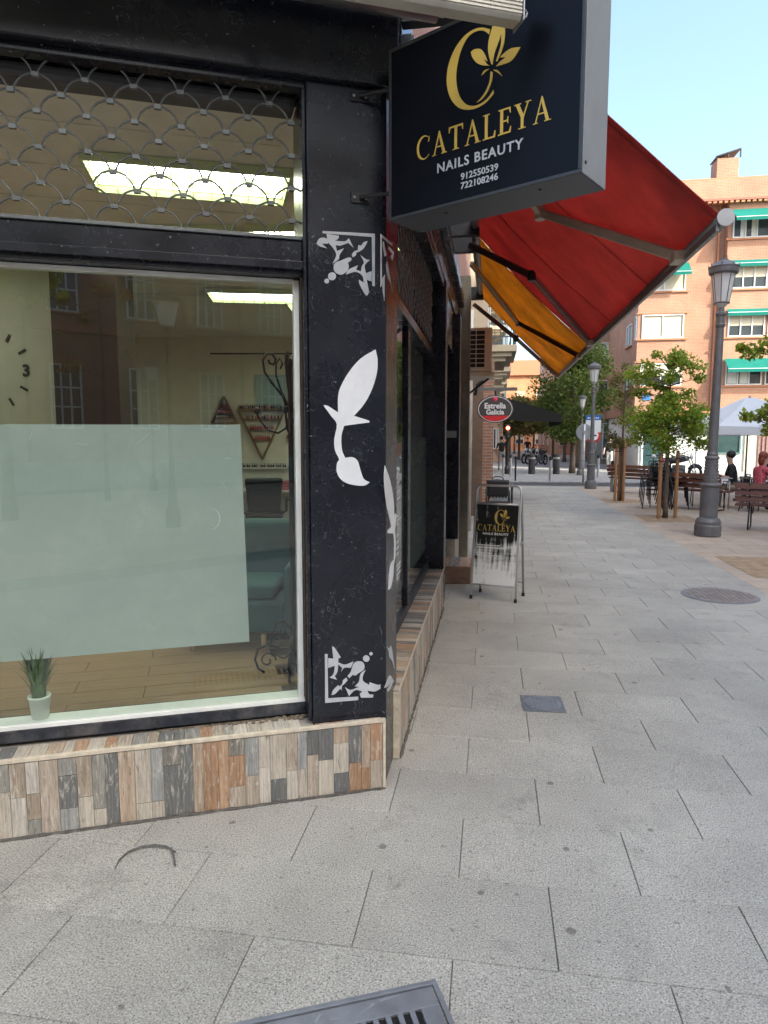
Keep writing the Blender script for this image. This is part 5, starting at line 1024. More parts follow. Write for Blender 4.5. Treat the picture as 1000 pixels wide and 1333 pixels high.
def green_awning(parent, T, x0, x1, z, drop, out):
    a = MB(T).hexa([(x0,.05,z),(x1,.05,z),(x1,.056,z),(x0,.056,z),(x0,out,z-drop),(x1,out,z-drop),(x1,out+.006,z-drop),(x0,out+.006,z-drop)]).build('window_awning', GREEN, parent)
    MB(T).box(x0,x1,out,out+.005,z-drop-.16,z-drop).build('valance', GREEN, a); MB(T).box(x0,x1,out-.02,out+.008,z-drop-.01,z-drop+.015).build('bar', FRW, a)
    return a
def wallframe(x, y, dx, dy):   # wall direction (dx,dy), outward = right-hand side of the direction
    d = Vector((dx,dy,0)).normalized(); n = Vector((d.y,-d.x,0)); return frame(Vector((x,y,0)), d, n, ZU)
# right-hand apartment block, front facing the square
ob = empty('apartment_block', 'orange brick apartment block with green awnings above white shopfronts', 'building', (8,33,0))
ob.location = (0,0,0)
WALLW = mat('white_shop_wall', (.72,.72,.69), .8, var=.06, dirt=.15, dirtcol=(.5,.47,.4)); MARB = mat('beige_marble', (.52,.46,.36), .4, var=.15)
MB().box(7.7,26,33.4,46,2.9,14.1).build('wall', OBR, ob); MB().box(7.9,26,33.55,46,.0,2.9).build('ground_floor', WALLW, ob)
MB().box(7.55,26,33.15,33.6,2.82,2.99).build('string_course', OB2, ob, bevel=.01)
FT = wallframe(0, 33.4, 1, 0)      # outward is -Y
SF = frame(Vector((0,33,0)), Vector((1,0,0)), Vector((0,-1,0)), ZU)
BF = Matrix.Translation((0,0,0))
bayL = MB().box(7.5,9.8,32.95,33.4,2.99,12.9).build('bay', OBR, ob); bayR = MB().box(11.5,26,32.95,33.4,2.99,12.9).build('bay', OBR, ob)
MB().box(7.4,26.1,32.7,34.2,12.9,13.0).build('eaves', mat('eaves_tile', (.30,.12,.08), .8, var=.2), ob); ev = MB()
for i in range(75): ev.box(7.45+i*.25,7.6+i*.25,32.72,32.9,12.80,12.90)
tag(ev.build('dentils', OB2, ob), kind='stuff')
MB().box(8.9,26,33.9,45,14.1,14.35).build('parapet', OB2, ob); ch = MB().box(11.15,12.15,34.0,35.0,14.1,15.3).build('chimney', OBR, ob)
MB().hexa([(11.1,33.95,15.36),(12.2,33.95,15.66),(12.2,35.05,15.66),(11.1,35.05,15.36),(11.1,33.95,15.42),(12.2,33.95,15.72),(12.2,35.05,15.72),(11.1,35.05,15.42)]).build('chimney_cap', DARK_METAL, ch)
for x_ in (11.1,11.65,12.2): MB().box(x_-.03,x_+.03,33.98,34.03,15.3,15.40+.27*(x_-11.1)/1.1).build('cap_leg', DARK_METAL, ch)
BW = frame(Vector((0,32.95,0)), Vector((-1,0,0)), Vector((0,-1,0)), ZU)   # x runs to -X
def fw_(x0, x1): return (-x1, -x0)
floors = ((4.30,5.30),(6.62,7.66),(8.90,9.95),(11.25,12.30))
for fi, (z0, z1) in enumerate(floors):
    for k, (xa, xb) in enumerate(((11.75,13.3),(13.55,15.1),(15.4,17.2),(17.5,19.4))):
        window(bayR, BW, *fw_(xa, xb), z0, z1, 'half' if fi in (1,2) else 'curtain', 3, False)
        green_awning(bayR, BW, *fw_(xa-.15, xb+.12), z1+.22, (.55 if fi in (0,3) else .2), (.75 if fi in (0,3) else .3))
    MB().box(11.4,26,32.88,32.95,z0-.14,z0-.06).build('sill', OB2, bayR)
    if fi < 3 : window(bayL, BW, *fw_(7.75, 9.6), z0, z1, 'blind' if fi else 'half', 2, False)
    else: window(bayL, BW, *fw_(7.9, 9.5), z0, z1, 'curtain', 2, False)
    MB().box(7.42,9.85,32.88,32.95,z0-.14,z0-.06).build('sill', OB2, bayL); MB().box(7.42,9.85,32.9,32.95,z1+.09,z1+.16).build('lintel', OB2, bayL)
green_awning(bayL, BW, *fw_(8.6, 9.75), 10.15, .55, .7)
SW = frame(Vector((7.5,0,0)), Vector((0,-1,0)), Vector((-1,0,0)), ZU)
for z0, z1 in floors: window(ob, frame(Vector((7.5,0,0)), Vector((0,1,0)), Vector((-1,0,0)), ZU), 33.05, 33.36, z0, z1, 'curtain', 1, False)
for z0, z1 in floors: window(ob, frame(Vector((7.7,0,0)), Vector((0,1,0)), Vector((-1,0,0)), ZU), 35.3, 36.6, z0, z1, 'curtain', 2, True)
GW = frame(Vector((0,33.55,0)), Vector((-1,0,0)), Vector((0,-1,0)), ZU)
SHOPG = mat('shop_glass', (.03,.06,.06), .08, var=.4, scale=2, spec=.8); 
def shopfront(x0, x1, z0, z1, m, fr, name='shop_window'):
    w = MB(GW).box(-x1,-x0,.0,.03,z0,z1).build(name, m, ob); f = MB(GW); t = .08
    f.box(-x1-t,-x0+t,.0,.09,z1,z1+t).box(-x1-t,-x0+t,.0,.09,z0-t,z0).box(-x1-t,-x1,.0,.09,z0,z1).box(-x0,-x0+t,.0,.09,z0,z1).build('frame', fr, w); return w
GRF = mat('green_frame', (.06,.13,.12), .5); 
shopfront(8.1,9.1,.1,2.2,SHOPG,FRW); shopfront(9.35,10.7,.1,1.6,CURT,FRW); shopfront(9.4,10.6,1.9,2.5,SHOPG,FRW); w = shopfront(11.7,12.7,.95,2.05,SHOPG,GRF); shopfront(11.75,12.75,2.2,2.7,SHOPG,mat('black_frame', (.02,.02,.02), .4))
nl = MB(GW)
for i in range(6): nl.box(-12.45+i*.09,-12.39+i*.09,.032,.045,2.40,2.48)
nl.build('neon_letters', m_emit('pink_neon', (1.0,.12,.40), 1.2, (.5,.05,.2)), ob)
MB(GW).box(-13.05,-12.95,.0,.1,.0,2.8).build('pilaster', MARB, ob); MB(GW).box(-16,-13.2,.0,.04,.0,2.75).build('marble_wall', MARB, ob)
gt = empty('shop_gate', None, None); gt.parent = ob
MB(GW).box(-16,-13.6,.045,.07,.1,1.9).build('gate_panel', mat('brown_gate', (.10,.04,.035), .6, var=.2), gt)
for i in range(13): MB(GW).box(-15.95+i*.19,-15.85+i*.19,.072,.10,.1,1.95).build('gate_bar', mat('gate_bar', (.22,.13,.12), .5, .2), gt)
MB(frame(Vector((0,32.95,0)), Vector((-1,0,0)), Vector((0,-1,0)), ZU)).box(-8.25,-7.85,.0,.03,3.55,3.85).build('street_plate', mat('plate_blue', (.05,.17,.42), .4), ob)
MB().tube([(11.2,33.33,3),(11.2,33.33,13)], .05, 8).build('downpipe', OB2, ob)
# second wing further up the street, stepping out
w2_ = empty('apartment_block', 'orange brick wing with corner bay windows beyond the dense tree', 'building', (6,44,0)); w2_.location = (0,0,0)
MB().box(8.2,20,46.5,70,.0,13.2).build('wall', OBR, w2_); MB().box(7.0,8.9,42.6,48,2.9,13.0).build('bay', OBR, w2_); MB().box(7.2,9.0,43.0,48,0,2.9).build('ground_floor', mat('grey_stone', (.28,.27,.25), .8, var=.2, scale=2), w2_)
W2 = frame(Vector((0,42.6,0)), Vector((-1,0,0)), Vector((0,-1,0)), ZU)
W2s = frame(Vector((7.0,0,0)), Vector((0,1,0)), Vector((-1,0,0)), ZU)
for z0, z1 in floors:
    window(w2_, W2, -8.3, -7.15, z0, z1, 'curtain', 1, True); window(w2_, W2s, 42.75, 44.0, z0, z1, 'curtain', 2, False); window(w2_, W2s, 45, 46.6, z0, z1, 'half', 2, True)
window(w2_, frame(Vector((7.2,0,0)), Vector((0,1,0)), Vector((-1,0,0)), ZU), 43.2, 45.0, .9, 2.6, 'plain', 2, True); window(w2_, frame(Vector((0,43.0,0)), Vector((-1,0,0)), Vector((0,-1,0)), ZU), -8.6, -7.6, .4, 2.6, 'plain', 1, True)
# street block along the far right
def block(name, label, x0, x1, y0, y1, h, m, face, cols, levels, wz=(1.0,2.3), style='curtain', roof=None, gf=None):
    t = empty(name, label, 'building', (0,0,0)); MB().box(x0,x1,y0,y1,0,h).build('wall', m, t)
    if roof:
        xm = (x0+x1)/2; MB().hexa([(x0-.4,y0-.4,h),(x1+.4,y0-.4,h),(x1+.4,y1+.4,h),(x0-.4,y1+.4,h),(x0+1,y0+2.5,h+2.4),(x1-1,y0+2.5,h+2.4),(x1-1,y1-2,h+2.4),(x0+1,y1-2,h+2.4)]).build('roof', roof, t)
    for fc_ in face:
        T = {'-y': frame(Vector((0,y0,0)), Vector((-1,0,0)), Vector((0,-1,0)), ZU), '-x': frame(Vector((x0,0,0)), Vector((0,1,0)), Vector((-1,0,0)), ZU), '+x': frame(Vector((x1,0,0)), Vector((0,-1,0)), Vector((1,0,0)), ZU), '+y': frame(Vector((0,y1,0)), Vector((1,0,0)), Vector((0,1,0)), ZU)}[fc_]
        a, c = {'-y': (-x1,-x0), '-x': (y0,y1), '+x': (-y1,-y0), '+y': (x0,x1)}[fc_]
        for lv in range(levels):
            for i in range(cols):
                xx = a + (c-a)*(i+.5)/cols; w_ = min(1.1, (c-a)/cols*.3)
                window(t, T, xx-w_/2-.1, xx+w_/2+.1, lv*3.0+wz[0]+(.0), lv*3.0+wz[1], style, 2, True)
    return t
OB3 = m_brick('pale_brick', (.47,.27,.17), (.52,.31,.2), (.42,.34,.27), .25, .07)
block('apartment_block', 'brick block with white glazed bays behind the trees on the right of the street', 6.6, 16, 71, 90, 13, OB3, ('-y','-x'), 3, 4)
TILE = mat('red_roof_tile', (.36,.11,.05), .8, var=.2, stretch=(8,1,1))
fb_ = block('apartment_block', 'far orange house with a red tiled roof closing the street', -2.5, 8.5, 96, 106, 10.6, m_brick('far_orange', (.58,.22,.08), (.62,.26,.10), (.5,.3,.2)), ('-y',), 4, 3, style='half', roof=TILE)
for i in range(4):
    for lv in range(2): MB().box(-2.2+i*2.75,-.2+i*2.75,95.2,96,3.6+lv*3,4.3+lv*3).build('balcony', mat('balcony_ochre', (.55,.24,.07), .8, var=.1), fb_)
# bar building with cream balconies on the left side of the street
STU = mat('cream_stucco', (.52,.45,.34), .85, var=.15, scale=2, dirt=.3, dirtcol=(.3,.24,.17)); BBR = m_brick('bar_brick', (.28,.12,.08), (.33,.15,.10), (.3,.26,.22), .24, .065)
bb_ = empty('balcony_building', 'cream building with stepped balconies above the brick bar front', 'building', (0,0,0))
MB().box(-8,.30,11.3,40,3.2,9.2).build('wall', STU, bb_); MB().box(-8,.25,11.3,40,.002,3.2).build('ground_floor', mat('bar_brown_wall', (.13,.085,.06), .7, var=.2), bb_)  # ground floor wall in dark brown
for i, yb in enumerate((11.32,12.3,16.9,19.4,22.3,25.2,28.0)): MB().box(.25,.47 if i < 2 else .44,yb,yb+.45,.002,3.2).build('brick_pilaster', BBR, bb_)
for i, yb in enumerate((12.9,20.0,25.8,30.5)): 
    d_ = MB().box(.251,.30,yb,yb+1.7,.05,2.5).build('shop_door', mat('bar_door', (.07,.035,.025), .4, var=.2), bb_); MB().box(.301,.306,yb+.15,yb+1.55,.6,2.35).build('pane', PANE, d_)
RAIL = mat('grey_rail', (.10,.11,.12), .5, .4)
for i, yb in enumerate((14.0,19.0,24.0,29.5)):
    for lv in range(2):
        zz = 3.5 + lv*2.95
        bl_ = MB().box(.3,1.0,yb,yb+2.6,zz+.22,zz+.38).box(.3,.88,yb+.08,yb+2.52,zz+.11,zz+.22).box(.3,.74,yb+.16,yb+2.44,zz,zz+.11).build('balcony', STU, bb_, bevel=.01)
        rl_ = MB().box(.96,.985,yb+.02,yb+2.58,zz+1.28,zz+1.32).box(.3,.985,yb+.02,yb+.045,zz+1.28,zz+1.32).box(.3,.985,yb+2.555,yb+2.58,zz+1.28,zz+1.32)
        for k in range(20): rl_.box(.965,.98,yb+.04+k*.13,yb+.055+k*.13,zz+.38,zz+1.28)
        for k in range(5): rl_.box(.33+k*.13,.345+k*.13,yb+.025,yb+.04,zz+.38,zz+1.28)
        rl_.build('railing', RAIL, bl_)
        window(bb_, frame(Vector((.3,0,0)), Vector((0,-1,0)), Vector((1,0,0)), ZU), -(yb+1.8), -(yb+.8), zz+.45, zz+2.4, 'curtain', 2, False, .03)
gbay = MB().box(.3,1.15,33,36,3.4,8.6).build('glazed_bay', mat('bluegrey_bay', (.23,.29,.32), .4, var=.1), bb_)
for k in range(4): MB().box(1.15,1.17,33.1+k*.75,33.7+k*.75,4.2,8.2).build('pane', PANE, gbay); MB().box(.4+.0,.9,32.98,33.0,4.2+k*1.0,5.05+k*1.0).build('pane', PANE, gbay)
MB().box(-8,.6,11.2,40,9.2,9.4).build('cornice', STU, bb_, bevel=.03)
block('corner_building', 'brick building closing the left side of the far street', -9, 1.2, 45, 92, 11, OB3, ('+x','-y'), 8, 3)
# old red brick building behind the photographer, mirrored in the shop window
oa = empty('old_brick_building', 'old red brick building with arched windows mirrored in the shop window', 'building', (0,0,0))
OLD = m_brick('old_red_brick', (.25,.075,.05), (.30,.095,.06), (.28,.2,.16), .24, .06); STC = mat('red_string_course', (.34,.13,.09), .8, var=.2)
MB().box(-14,14.6,-32,-20.4,0,10.5).build('wall', OLD, oa); MB().box(-14,14.6,-20.4,-20.25,4.95,5.12).box(-14,14.6,-20.4,-20.28,5.12,5.22).build('string_course', STC, oa); MB().box(-14,14.6,-20.4,-20.1,.0,.9).build('base_course', mat('granite_base', (.30,.29,.27), .8), oa); MB().box(-14.2,14.8,-20.4,-19.9,10.2,10.6).build('cornice', STC, oa)
OAF = frame(Vector((0,-20.4,0)), Vector((1,0,0)), Vector((0,1,0)), ZU)
for i in range(9):
    x_ = -8.5 + i*2.45
    for z0, z1 in ((2.0,3.9),(5.6,7.3)):
        w_ = window(oa, OAF, x_-.42, x_+.42, z0, z1, 'plain', 3, True, .05)
        MB(OAF).box(x_-.42,x_+.42,.0,.04,z0+.6,z0+.65).box(x_-.42,x_+.42,.0,.041,z0+1.2,z0+1.25).build('glazing_bar', FRW, w_)
        ar = [( .62*math.cos(R(a)), z1+.05+.28*math.sin(R(a))) for a in range(0,181,15)] + [(.45*math.cos(R(a)), z1+.05+.1*math.sin(R(a))) for a in range(180,-1,-15)]
        MB(OAF @ Matrix(((1,0,0,x_),(0,0,-1,.11),(0,1,0,0),(0,0,0,1)))).prism(ar, .0, .10).build('arch', STC, w_)
MB(OAF).tube([(2.6,.12,.1),(2.6,.12,10.2)], .06, 8).tube([(9.8,.12,.1),(9.8,.12,10.2)], .06, 8).build('downpipe', mat('brown_pipe', (.06,.03,.025), .5), oa)
# unseen tall block, placed and sized to keep the street in shade
block('unseen_tower_block', 'tall unseen block placed right of the square to shade the street', 15.2, 18.4, -33, 21.5, 22.3, mat('pale_render', (.70,.66,.58), .85, var=.06), ('-x',), 9, 6)
# ------------------------------------------------------------------ trees
BARK = mat('grey_bark', (.13,.10,.075), .9, var=.35, scale=14, bump=.8, bscale=60); STAKE = mat('pine_stake', (.36,.19,.085), .75, var=.2, stretch=(10,10,1))
LEAFA = m_leaf('sapling_leaf', [(.12,.20,.035),(.19,.30,.05),(.28,.37,.065),(.40,.42,.09),(.46,.30,.06)], .55); LEAFB = m_leaf('dry_leaf', [(.09,.11,.03),(.15,.15,.05),(.22,.17,.07),(.26,.16,.08)]); LEAFC = m_leaf('dense_leaf', [(.055,.085,.025),(.085,.13,.035),(.13,.17,.045),(.19,.20,.06)]); LEAFD = m_leaf('bright_leaf', [(.16,.23,.04),(.24,.32,.05),(.34,.38,.06),(.42,.41,.08)]); LEAFE = m_leaf('orange_leaf', [(.10,.11,.03),(.35,.14,.03),(.45,.20,.04)])
def crown(name, parent, clumps, n, size, m, seed, flat=.6):
    r = random.Random(seed); V = []; F = []; tone = []
    wts = [c[3] for c in clumps]
    for i in range(n):
        cx, cy, cz, rad, *rest = r.choices(clumps, wts)[0]
        sq = rest[0] if rest else .75
        d = Vector((r.gauss(0,1), r.gauss(0,1), r.gauss(0,1))).normalized() * rad * (r.random() ** .5) * r.choice((1,1,1,1.25))
        p = Vector((cx + d.x, cy + d.y, cz + d.z * sq))
        s_ = size * r.uniform(.6, 1.35); nrm = Vector((r.gauss(0,1), r.gauss(0,1), r.gauss(.5,1))).normalized(); u = nrm.orthogonal().normalized(); u.rotate(Matrix.Rotation(r.uniform(0, 6.28), 3, nrm)); v = nrm.cross(u)
        b = len(V); w = s_ * .36
        V += [p - u*s_*.5, p - u*s_*.1 + v*w - nrm*s_*.08, p + u*s_*.5 - nrm*s_*.12, p - u*s_*.1 - v*w - nrm*s_*.08]
        F += [(b, b+1, b+2), (b, b+2, b+3)]; t = min(1, max(0, r.gauss(.45, .25))); tone += [t] * 2
    me = bpy.data.meshes.new(name); me.from_pydata(V, [], F); me.materials.append(m)
    at = me.attributes.new('tone', 'FLOAT', 'FACE'); at.data.foreach_set('value', tone)
    o = bpy.data.objects.new(name, me); COL.objects.link(o); o.parent = parent; return o
def tree(name, label, loc, h, r0, clumps, n, size, m, seed, group=None, stakes=False, lean=(0,0), nb=None):
    t = empty(name, label, 'tree', loc, 0, group); r = random.Random(seed)
    top = Vector((lean[0], lean[1], h)); pts = [Vector((lean[0]*f**1.5 + r.uniform(-.02,.02)*f, lean[1]*f**1.5 + r.uniform(-.02,.02)*f, h*f)) for f in (0,.08,.3,.5,.7,.85,1)]
    b = MB().tube([tuple(p) for p in pts], [r0*1.35, r0, r0*.85, r0*.7, r0*.5, r0*.35, r0*.15], 9); tr = b.build('trunk', BARK, t, smooth=True)
    lb_ = MB()
    for c in clumps[:nb]:
        c3 = Vector(c[:3]); f = min(.95, max(.35, (c3.z - .35*math.hypot(c3.x-lean[0], c3.y-lean[1])) / h)); i = min(5, int(f*6)); st = pts[i].lerp(pts[i+1], f*6-i)
        mid = st.lerp(c3, .5) + Vector((r.uniform(-.1,.1), r.uniform(-.1,.1), r.uniform(0,.12)))*c[3]; lb_.tube([tuple(st), tuple(mid), tuple(c3)], [r0*.32, r0*.2, r0*.07], 6)
        for k in range(3):
            e = c3 + Vector((r.uniform(-1,1), r.uniform(-1,1), r.uniform(-.6,.8)))*c[3]*.85; lb_.tube([tuple(mid.lerp(c3,.7)), tuple(mid.lerp(e,.75)), tuple(e)], [r0*.12, r0*.08, r0*.03], 5)
    lb_.build('branches', BARK, t, smooth=True)
    crown('crown', t, clumps, n, size, m, seed)
    return t
def stakes(label, x, y, offs, hs):
    for i, ((dx, dy), h) in enumerate(zip(offs, hs)):
        s_ = empty('tree_stake', label[i], 'stake', (x+dx, y+dy, 0), 0, 'wooden stakes supporting the street saplings'); MB().tube([(0,0,-.1),(0,0,h-.02),(0,0,h)], [.036,.036,.02], 10).build('post', STAKE, s_, smooth=False)
        MB().tube([(.04*math.cos(a),.04*math.sin(a),h-.16) for a in [2*math.pi*k/10 for k in range(10)]], .010, 5, closed=True).build('rubber_tie', BLACK_PLASTIC, s_)
def rclumps(seed, n, cx, cy, z0, z1, rx, ry, r0, r1):
    r = random.Random(seed); out = []
    for i in range(n):
        a = r.uniform(0, 6.28); f = r.random() ** .5; z = r.uniform(z0, z1); k = 1 - abs((z - (z0+z1)/2) / ((z1-z0)/2)) ** 2.2 * .6
        out.append((cx + rx*f*math.cos(a)*k, cy + ry*f*math.sin(a)*k, z, r.uniform(r0, r1)))
    return out
tree('sapling', 'young leafy green tree held between two wooden stakes', (3.98,11.6,0), 3.1, .045, rclumps(3, 34, -.06, 0, 1.45, 2.4, .72, .55, .16, .34) + rclumps(4, 24, -.12, 0, 2.2, 3.3, .70, .5, .10, .24) + [(.55,0,1.55,.2),(-.6,0,1.6,.22),(.62,.1,2.2,.2),(-.75,0,2.95,.16),(-.5,0,3.1,.16),(.7,0,1.5,.16)], 12000, .062, LEAFA, 11)
stakes(('wooden stake on the street side of the leafy sapling','wooden stake of the leafy sapling nearest the stout lamp post','wooden stake behind the trunk of the leafy sapling'), 3.98, 11.6, ((-.16,-.12),(.20,.02),(-.10,.10)), (1.32,1.38,1.25))
tree('sapling', 'thin sapling with sparse dry brownish leaves behind the leafy sapling', (3.80,15.45,0), 3.4, .04, rclumps(7, 22, 0, 0, 1.4, 3.5, .5, .45, .12, .26), 2300, .062, LEAFB, 12)
stakes(('wooden stake on the street side of the sparse dry sapling','wooden stake of the sparse dry sapling facing the leafy sapling','wooden stake behind the trunk of the sparse dry sapling'), 3.80, 15.45, ((-.16,-.05),(.04,-.08),(-.04,.12)), (1.45,1.55,1.45))
tree('sapling', 'tree reaching bright yellow-green branches over the lamp and parasol', (5.75,8.9,0), 3.9, .07, [(-1.2,0,3.0,.18),(-1.36,.05,3.08,.10),(-.95,.0,3.12,.18),(-1.0,.1,2.0,.16),(-1.22,.05,1.98,.12),(-.8,0,2.12,.2),(-.75,0,3.3,.25),(-.85,.1,1.78,.16),(-.5,0,2.6,.3),(.1,.1,3.3,.6),(.3,0,2.6,.5),(0,.3,4.0,.5)], 2600, .075, LEAFD, 13)
tree('street_tree', 'dense dark green tree at the road crossing', (4.25,30.3,0), 5.6, .13, rclumps(21, 34, 0, 0, 1.9, 5.9, 1.9, 1.7, .5, .95), 16000, .14, LEAFC, 14)
for i, (x_, y_, h, lab, m_) in enumerate(((5.3,37.0,5.2,'dark tree behind the dense crossing tree',LEAFC),(2.6,52.0,4.6,'olive tree far up the street above the motorbikes',LEAFB),(4.2,60.0,5.0,'far dark tree in the street row on the right',LEAFC),(.9,66.0,4.4,'far olive tree near the traffic light',LEAFB),(3.0,75.0,5.0,'farthest olive tree before the orange house',LEAFB),(-.6,58.0,4.6,'far yellowish tree beside the cream balconies',LEAFD),(5.6,47.0,5.6,'dark tree in the street row past the parked motorcycles',LEAFC),(1.7,46.0,4.4,'olive tree over the far walkers',LEAFB),(5.4,54.0,5.4,'dark tree before the far brick block',LEAFC),(.4,80.0,5.2,'last olive tree on the left of the far street',LEAFB))):
    tree('street_tree', lab, (x_, y_, 0), h*.85, .11, rclumps(30+i, 20, 0, 0, 2.2, h, 1.5, 1.4, .5, .85), 3500, .2, m_, 40+i, 'trees along the far street')
tree('street_tree', 'leafy tree mirrored at the upper edge of the shop window', (.6,-12.5,0), 6.5, .12, rclumps(51, 22, 0, 0, 4.6, 7.2, 1.6, 1.5, .4, .8), 3200, .16, LEAFD, 50)
tree('street_tree', 'thin tree with orange leaves mirrored before the red brick wall', (3.4,-15.5,0), 5.6, .06, [(.1,0,5.4,.25),(.6,.1,5.3,.2),(-.4,0,4.6,.22),(-.9,0,5.0,.2),(.7,0,3.9,.25),(-.8,0,3.4,.25),(-.6,.2,6.0,.3)], 330, .17, LEAFE, 52)

# ------------------------------------------------------------------ people
SKIN = mat('skin', (.42,.25,.18), .5, var=.08)
def person(label, loc, rz, J, rad, regions, mats, hair, hairstyle, scale=1.0):
    """one skinned body; each face takes the material of the nearest bone's garment"""
    t = empty('person', label, 'person', loc, rz)
    edges = []
    for chain in regions:
        ks = chain[0]
        for a, c in zip(ks, ks[1:]): edges.append((a, c, chain[1]))
    names = list(J); idx = {k: i for i, k in enumerate(names)}
    me = bpy.data.meshes.new('body'); me.from_pydata([J[k] for k in names], [(idx[a], idx[c]) for a, c, _ in edges], [])
    o = bpy.data.objects.new('tmp_body', me); COL.objects.link(o)
    sk = o.modifiers.new('skin', 'SKIN'); sk.use_smooth_shade = True
    for i, k in enumerate(names):
        q = rad.get(k, rad.get(k[:-2], .05)); q = (q, q) if not isinstance(q, tuple) else q
        me.skin_vertices[0].data[i].radius = q; me.skin_vertices[0].data[i].use_root = (k == 'pelvis')
    sub = o.modifiers.new('sub', 'SUBSURF'); sub.levels = 2; sub.render_levels = 2
    dg = bpy.context.evaluated_depsgraph_get(); m2 = bpy.data.meshes.new_from_object(o.evaluated_get(dg)); bpy.data.objects.remove(o)
    m2.materials.clear()
    for m in mats: m2.materials.append(m)
    for p in m2.polygons:
        c = p.center; best = (9e9, 0)
        for a, d, mi in edges:
            A = Vector(J[a]); Bv = Vector(J[d]); ab_ = Bv - A; f = max(0, min(1, (c - A).dot(ab_) / max(ab_.length_squared, 1e-9))); dd = (A + ab_*f - c).length
            if dd < best[0]: best = (dd, mi)
        p.material_index = best[1]; p.use_smooth = True
    body = bpy.data.objects.new('body', m2); COL.objects.link(body); body.parent = t
    hx, hy, hz = J['head']; fx, fy = 0, 1
    hb = MB(); hb.ball((hx, hy - .018, hz + .045), (.092, .105, .098), 12, 8)
    if hairstyle == 'long': hb.ball((hx, hy - .06, hz - .05), (.085, .06, .13), 10, 7)
    hb.build('hair', hair, t, smooth=True)
    for sx in (-1, 1): MB().ball((hx + sx*.033, hy + .083, hz + .01), (.012,.008,.008), 6, 5).build('eye', DARK_METAL, t)
    return t
RAD = {'pelvis': (.145,.11), 'waist': (.135,.10), 'chest': (.155,.115), 'neck': .052, 'chin': (.062,.07), 'head': (.078,.092), 'crown': (.05,.06), 'nose': .012, 'shoulder': .068, 'elbow': .044, 'wrist': .030, 'palm': (.036,.020), 'fing': .009, 'tip': .007, 'hip': .085, 'knee': .058, 'ankle': .042, 'heel': .042, 'toe': .034}
def skeleton(knees, ankles, elbows, wrists, pel=.93, lean=0.0, head_dy=0):
    J = {'pelvis': (0,0,pel), 'waist': (0,lean*.3,pel+.14), 'chest': (0,lean*.8,pel+.36), 'neck': (0,lean*1.1,pel+.52), 'chin': (0,lean*1.1+.03+head_dy,pel+.60), 'head': (0,lean*1.1+.025+head_dy,pel+.70), 'crown': (0,lean*1.1+.01+head_dy,pel+.77), 'nose': (0,lean*1.1+.125+head_dy,pel+.675)}
    REG = [(['pelvis','waist','chest','neck'], 1), (['neck','chin','head','crown'], 0), (['head','nose'], 0)]
    for i, s_ in enumerate(('_l','_r')):
        sx = -1 if i == 0 else 1
        J['shoulder'+s_] = (sx*.185, lean*.95, pel+.46); J['elbow'+s_] = elbows[i]; J['wrist'+s_] = wrists[i]
        e = Vector(elbows[i]); w = Vector(wrists[i]); d = (w - e).normalized(); side = d.cross(ZU); side = side.normalized() if side.length > .05 else Vector((0,1,0)); pm_ = w + d*.07; J['palm'+s_] = tuple(pm_)
        REG += [(['chest','shoulder'+s_,'elbow'+s_], 1), (['elbow'+s_,'wrist'+s_,'palm'+s_], 0)]
        for k in range(4):
            off = side*(k-1.5)*.019; ln = (.052,.062,.06,.048)[k]; f1 = pm_ + off + d*.025; f2 = f1 + d*ln*.5 - Vector((0,0,.008)); f3 = f2 + d*ln*.4 - Vector((0,0,.016))
            for nm, q in (('fing%da' % k, f1), ('fing%db' % k, f2), ('tip%d' % k, f3)): J[nm+s_] = tuple(q)
            REG.append((['palm'+s_, 'fing%da' % k+s_, 'fing%db' % k+s_, 'tip%d' % k+s_], 0))
        tq = w + d*.03 + side*sx*-.038; J['fingTa'+s_] = tuple(tq); J['tipT'+s_] = tuple(tq + d*.045 + side*sx*-.012); REG.append((['wrist'+s_, 'fingTa'+s_, 'tipT'+s_], 0))
        J['hip'+s_] = (sx*.10, 0, pel-.05); J['knee'+s_] = knees[i]; J['ankle'+s_] = ankles[i]; a = Vector(ankles[i]); J['heel'+s_] = tuple(a + Vector((0,-.03,-.05))); J['toe'+s_] = tuple(a + Vector((0,.15,-.065)))
        REG += [(['pelvis','hip'+s_,'knee'+s_], 2), (['knee'+s_,'ankle'+s_], 3), (['ankle'+s_,'heel'+s_], 4), (['ankle'+s_,'toe'+s_], 4)]
    R2 = dict(RAD)
    for k in J:
        b = k.rsplit('_', 1)[0]
        if b.startswith('fing'): R2[k] = .009
        elif b.startswith('tip'): R2[k] = .007
        else: R2[k] = RAD.get(b, .05)
    return J, REG, R2
TBLK = mat('black_tshirt', (.012,.012,.014), .9, var=.2); TPNK = mat('pink_pattern_shirt', (.50,.09,.12), .85, var=.6, scale=28); LTR = mat('light_trousers', (.52,.50,.45), .9, var=.1); GTR = mat('grey_trousers', (.24,.24,.25), .9, var=.1); KHK = mat('khaki_shorts', (.38,.30,.21), .9, var=.1); SHO = mat('dark_shoes', (.02,.02,.02), .6); HBLK = mat('black_hair', (.008,.007,.007), .6, var=.3, scale=40); HRED = mat('red_hair', (.20,.045,.02), .6, var=.3, scale=40); NVY = mat('navy_cloth', (.03,.035,.05), .9)
def walker(label, loc, rz, ms, hair, stride=.16, style='short', scale=1.0):
    J, REG, RR = skeleton([(-.10,.10,.50),(.10,-.04,.50)], [(-.10,stride,.09),(.10,-stride,.11)], [(-.25,-.08,1.16),(.25,.06,1.16)], [(-.26,.04,.93),(.26,.22,.98)])
    t = person(label, loc, rz, J, RR, REG, ms, hair, style); t.scale = (scale,)*3; return t
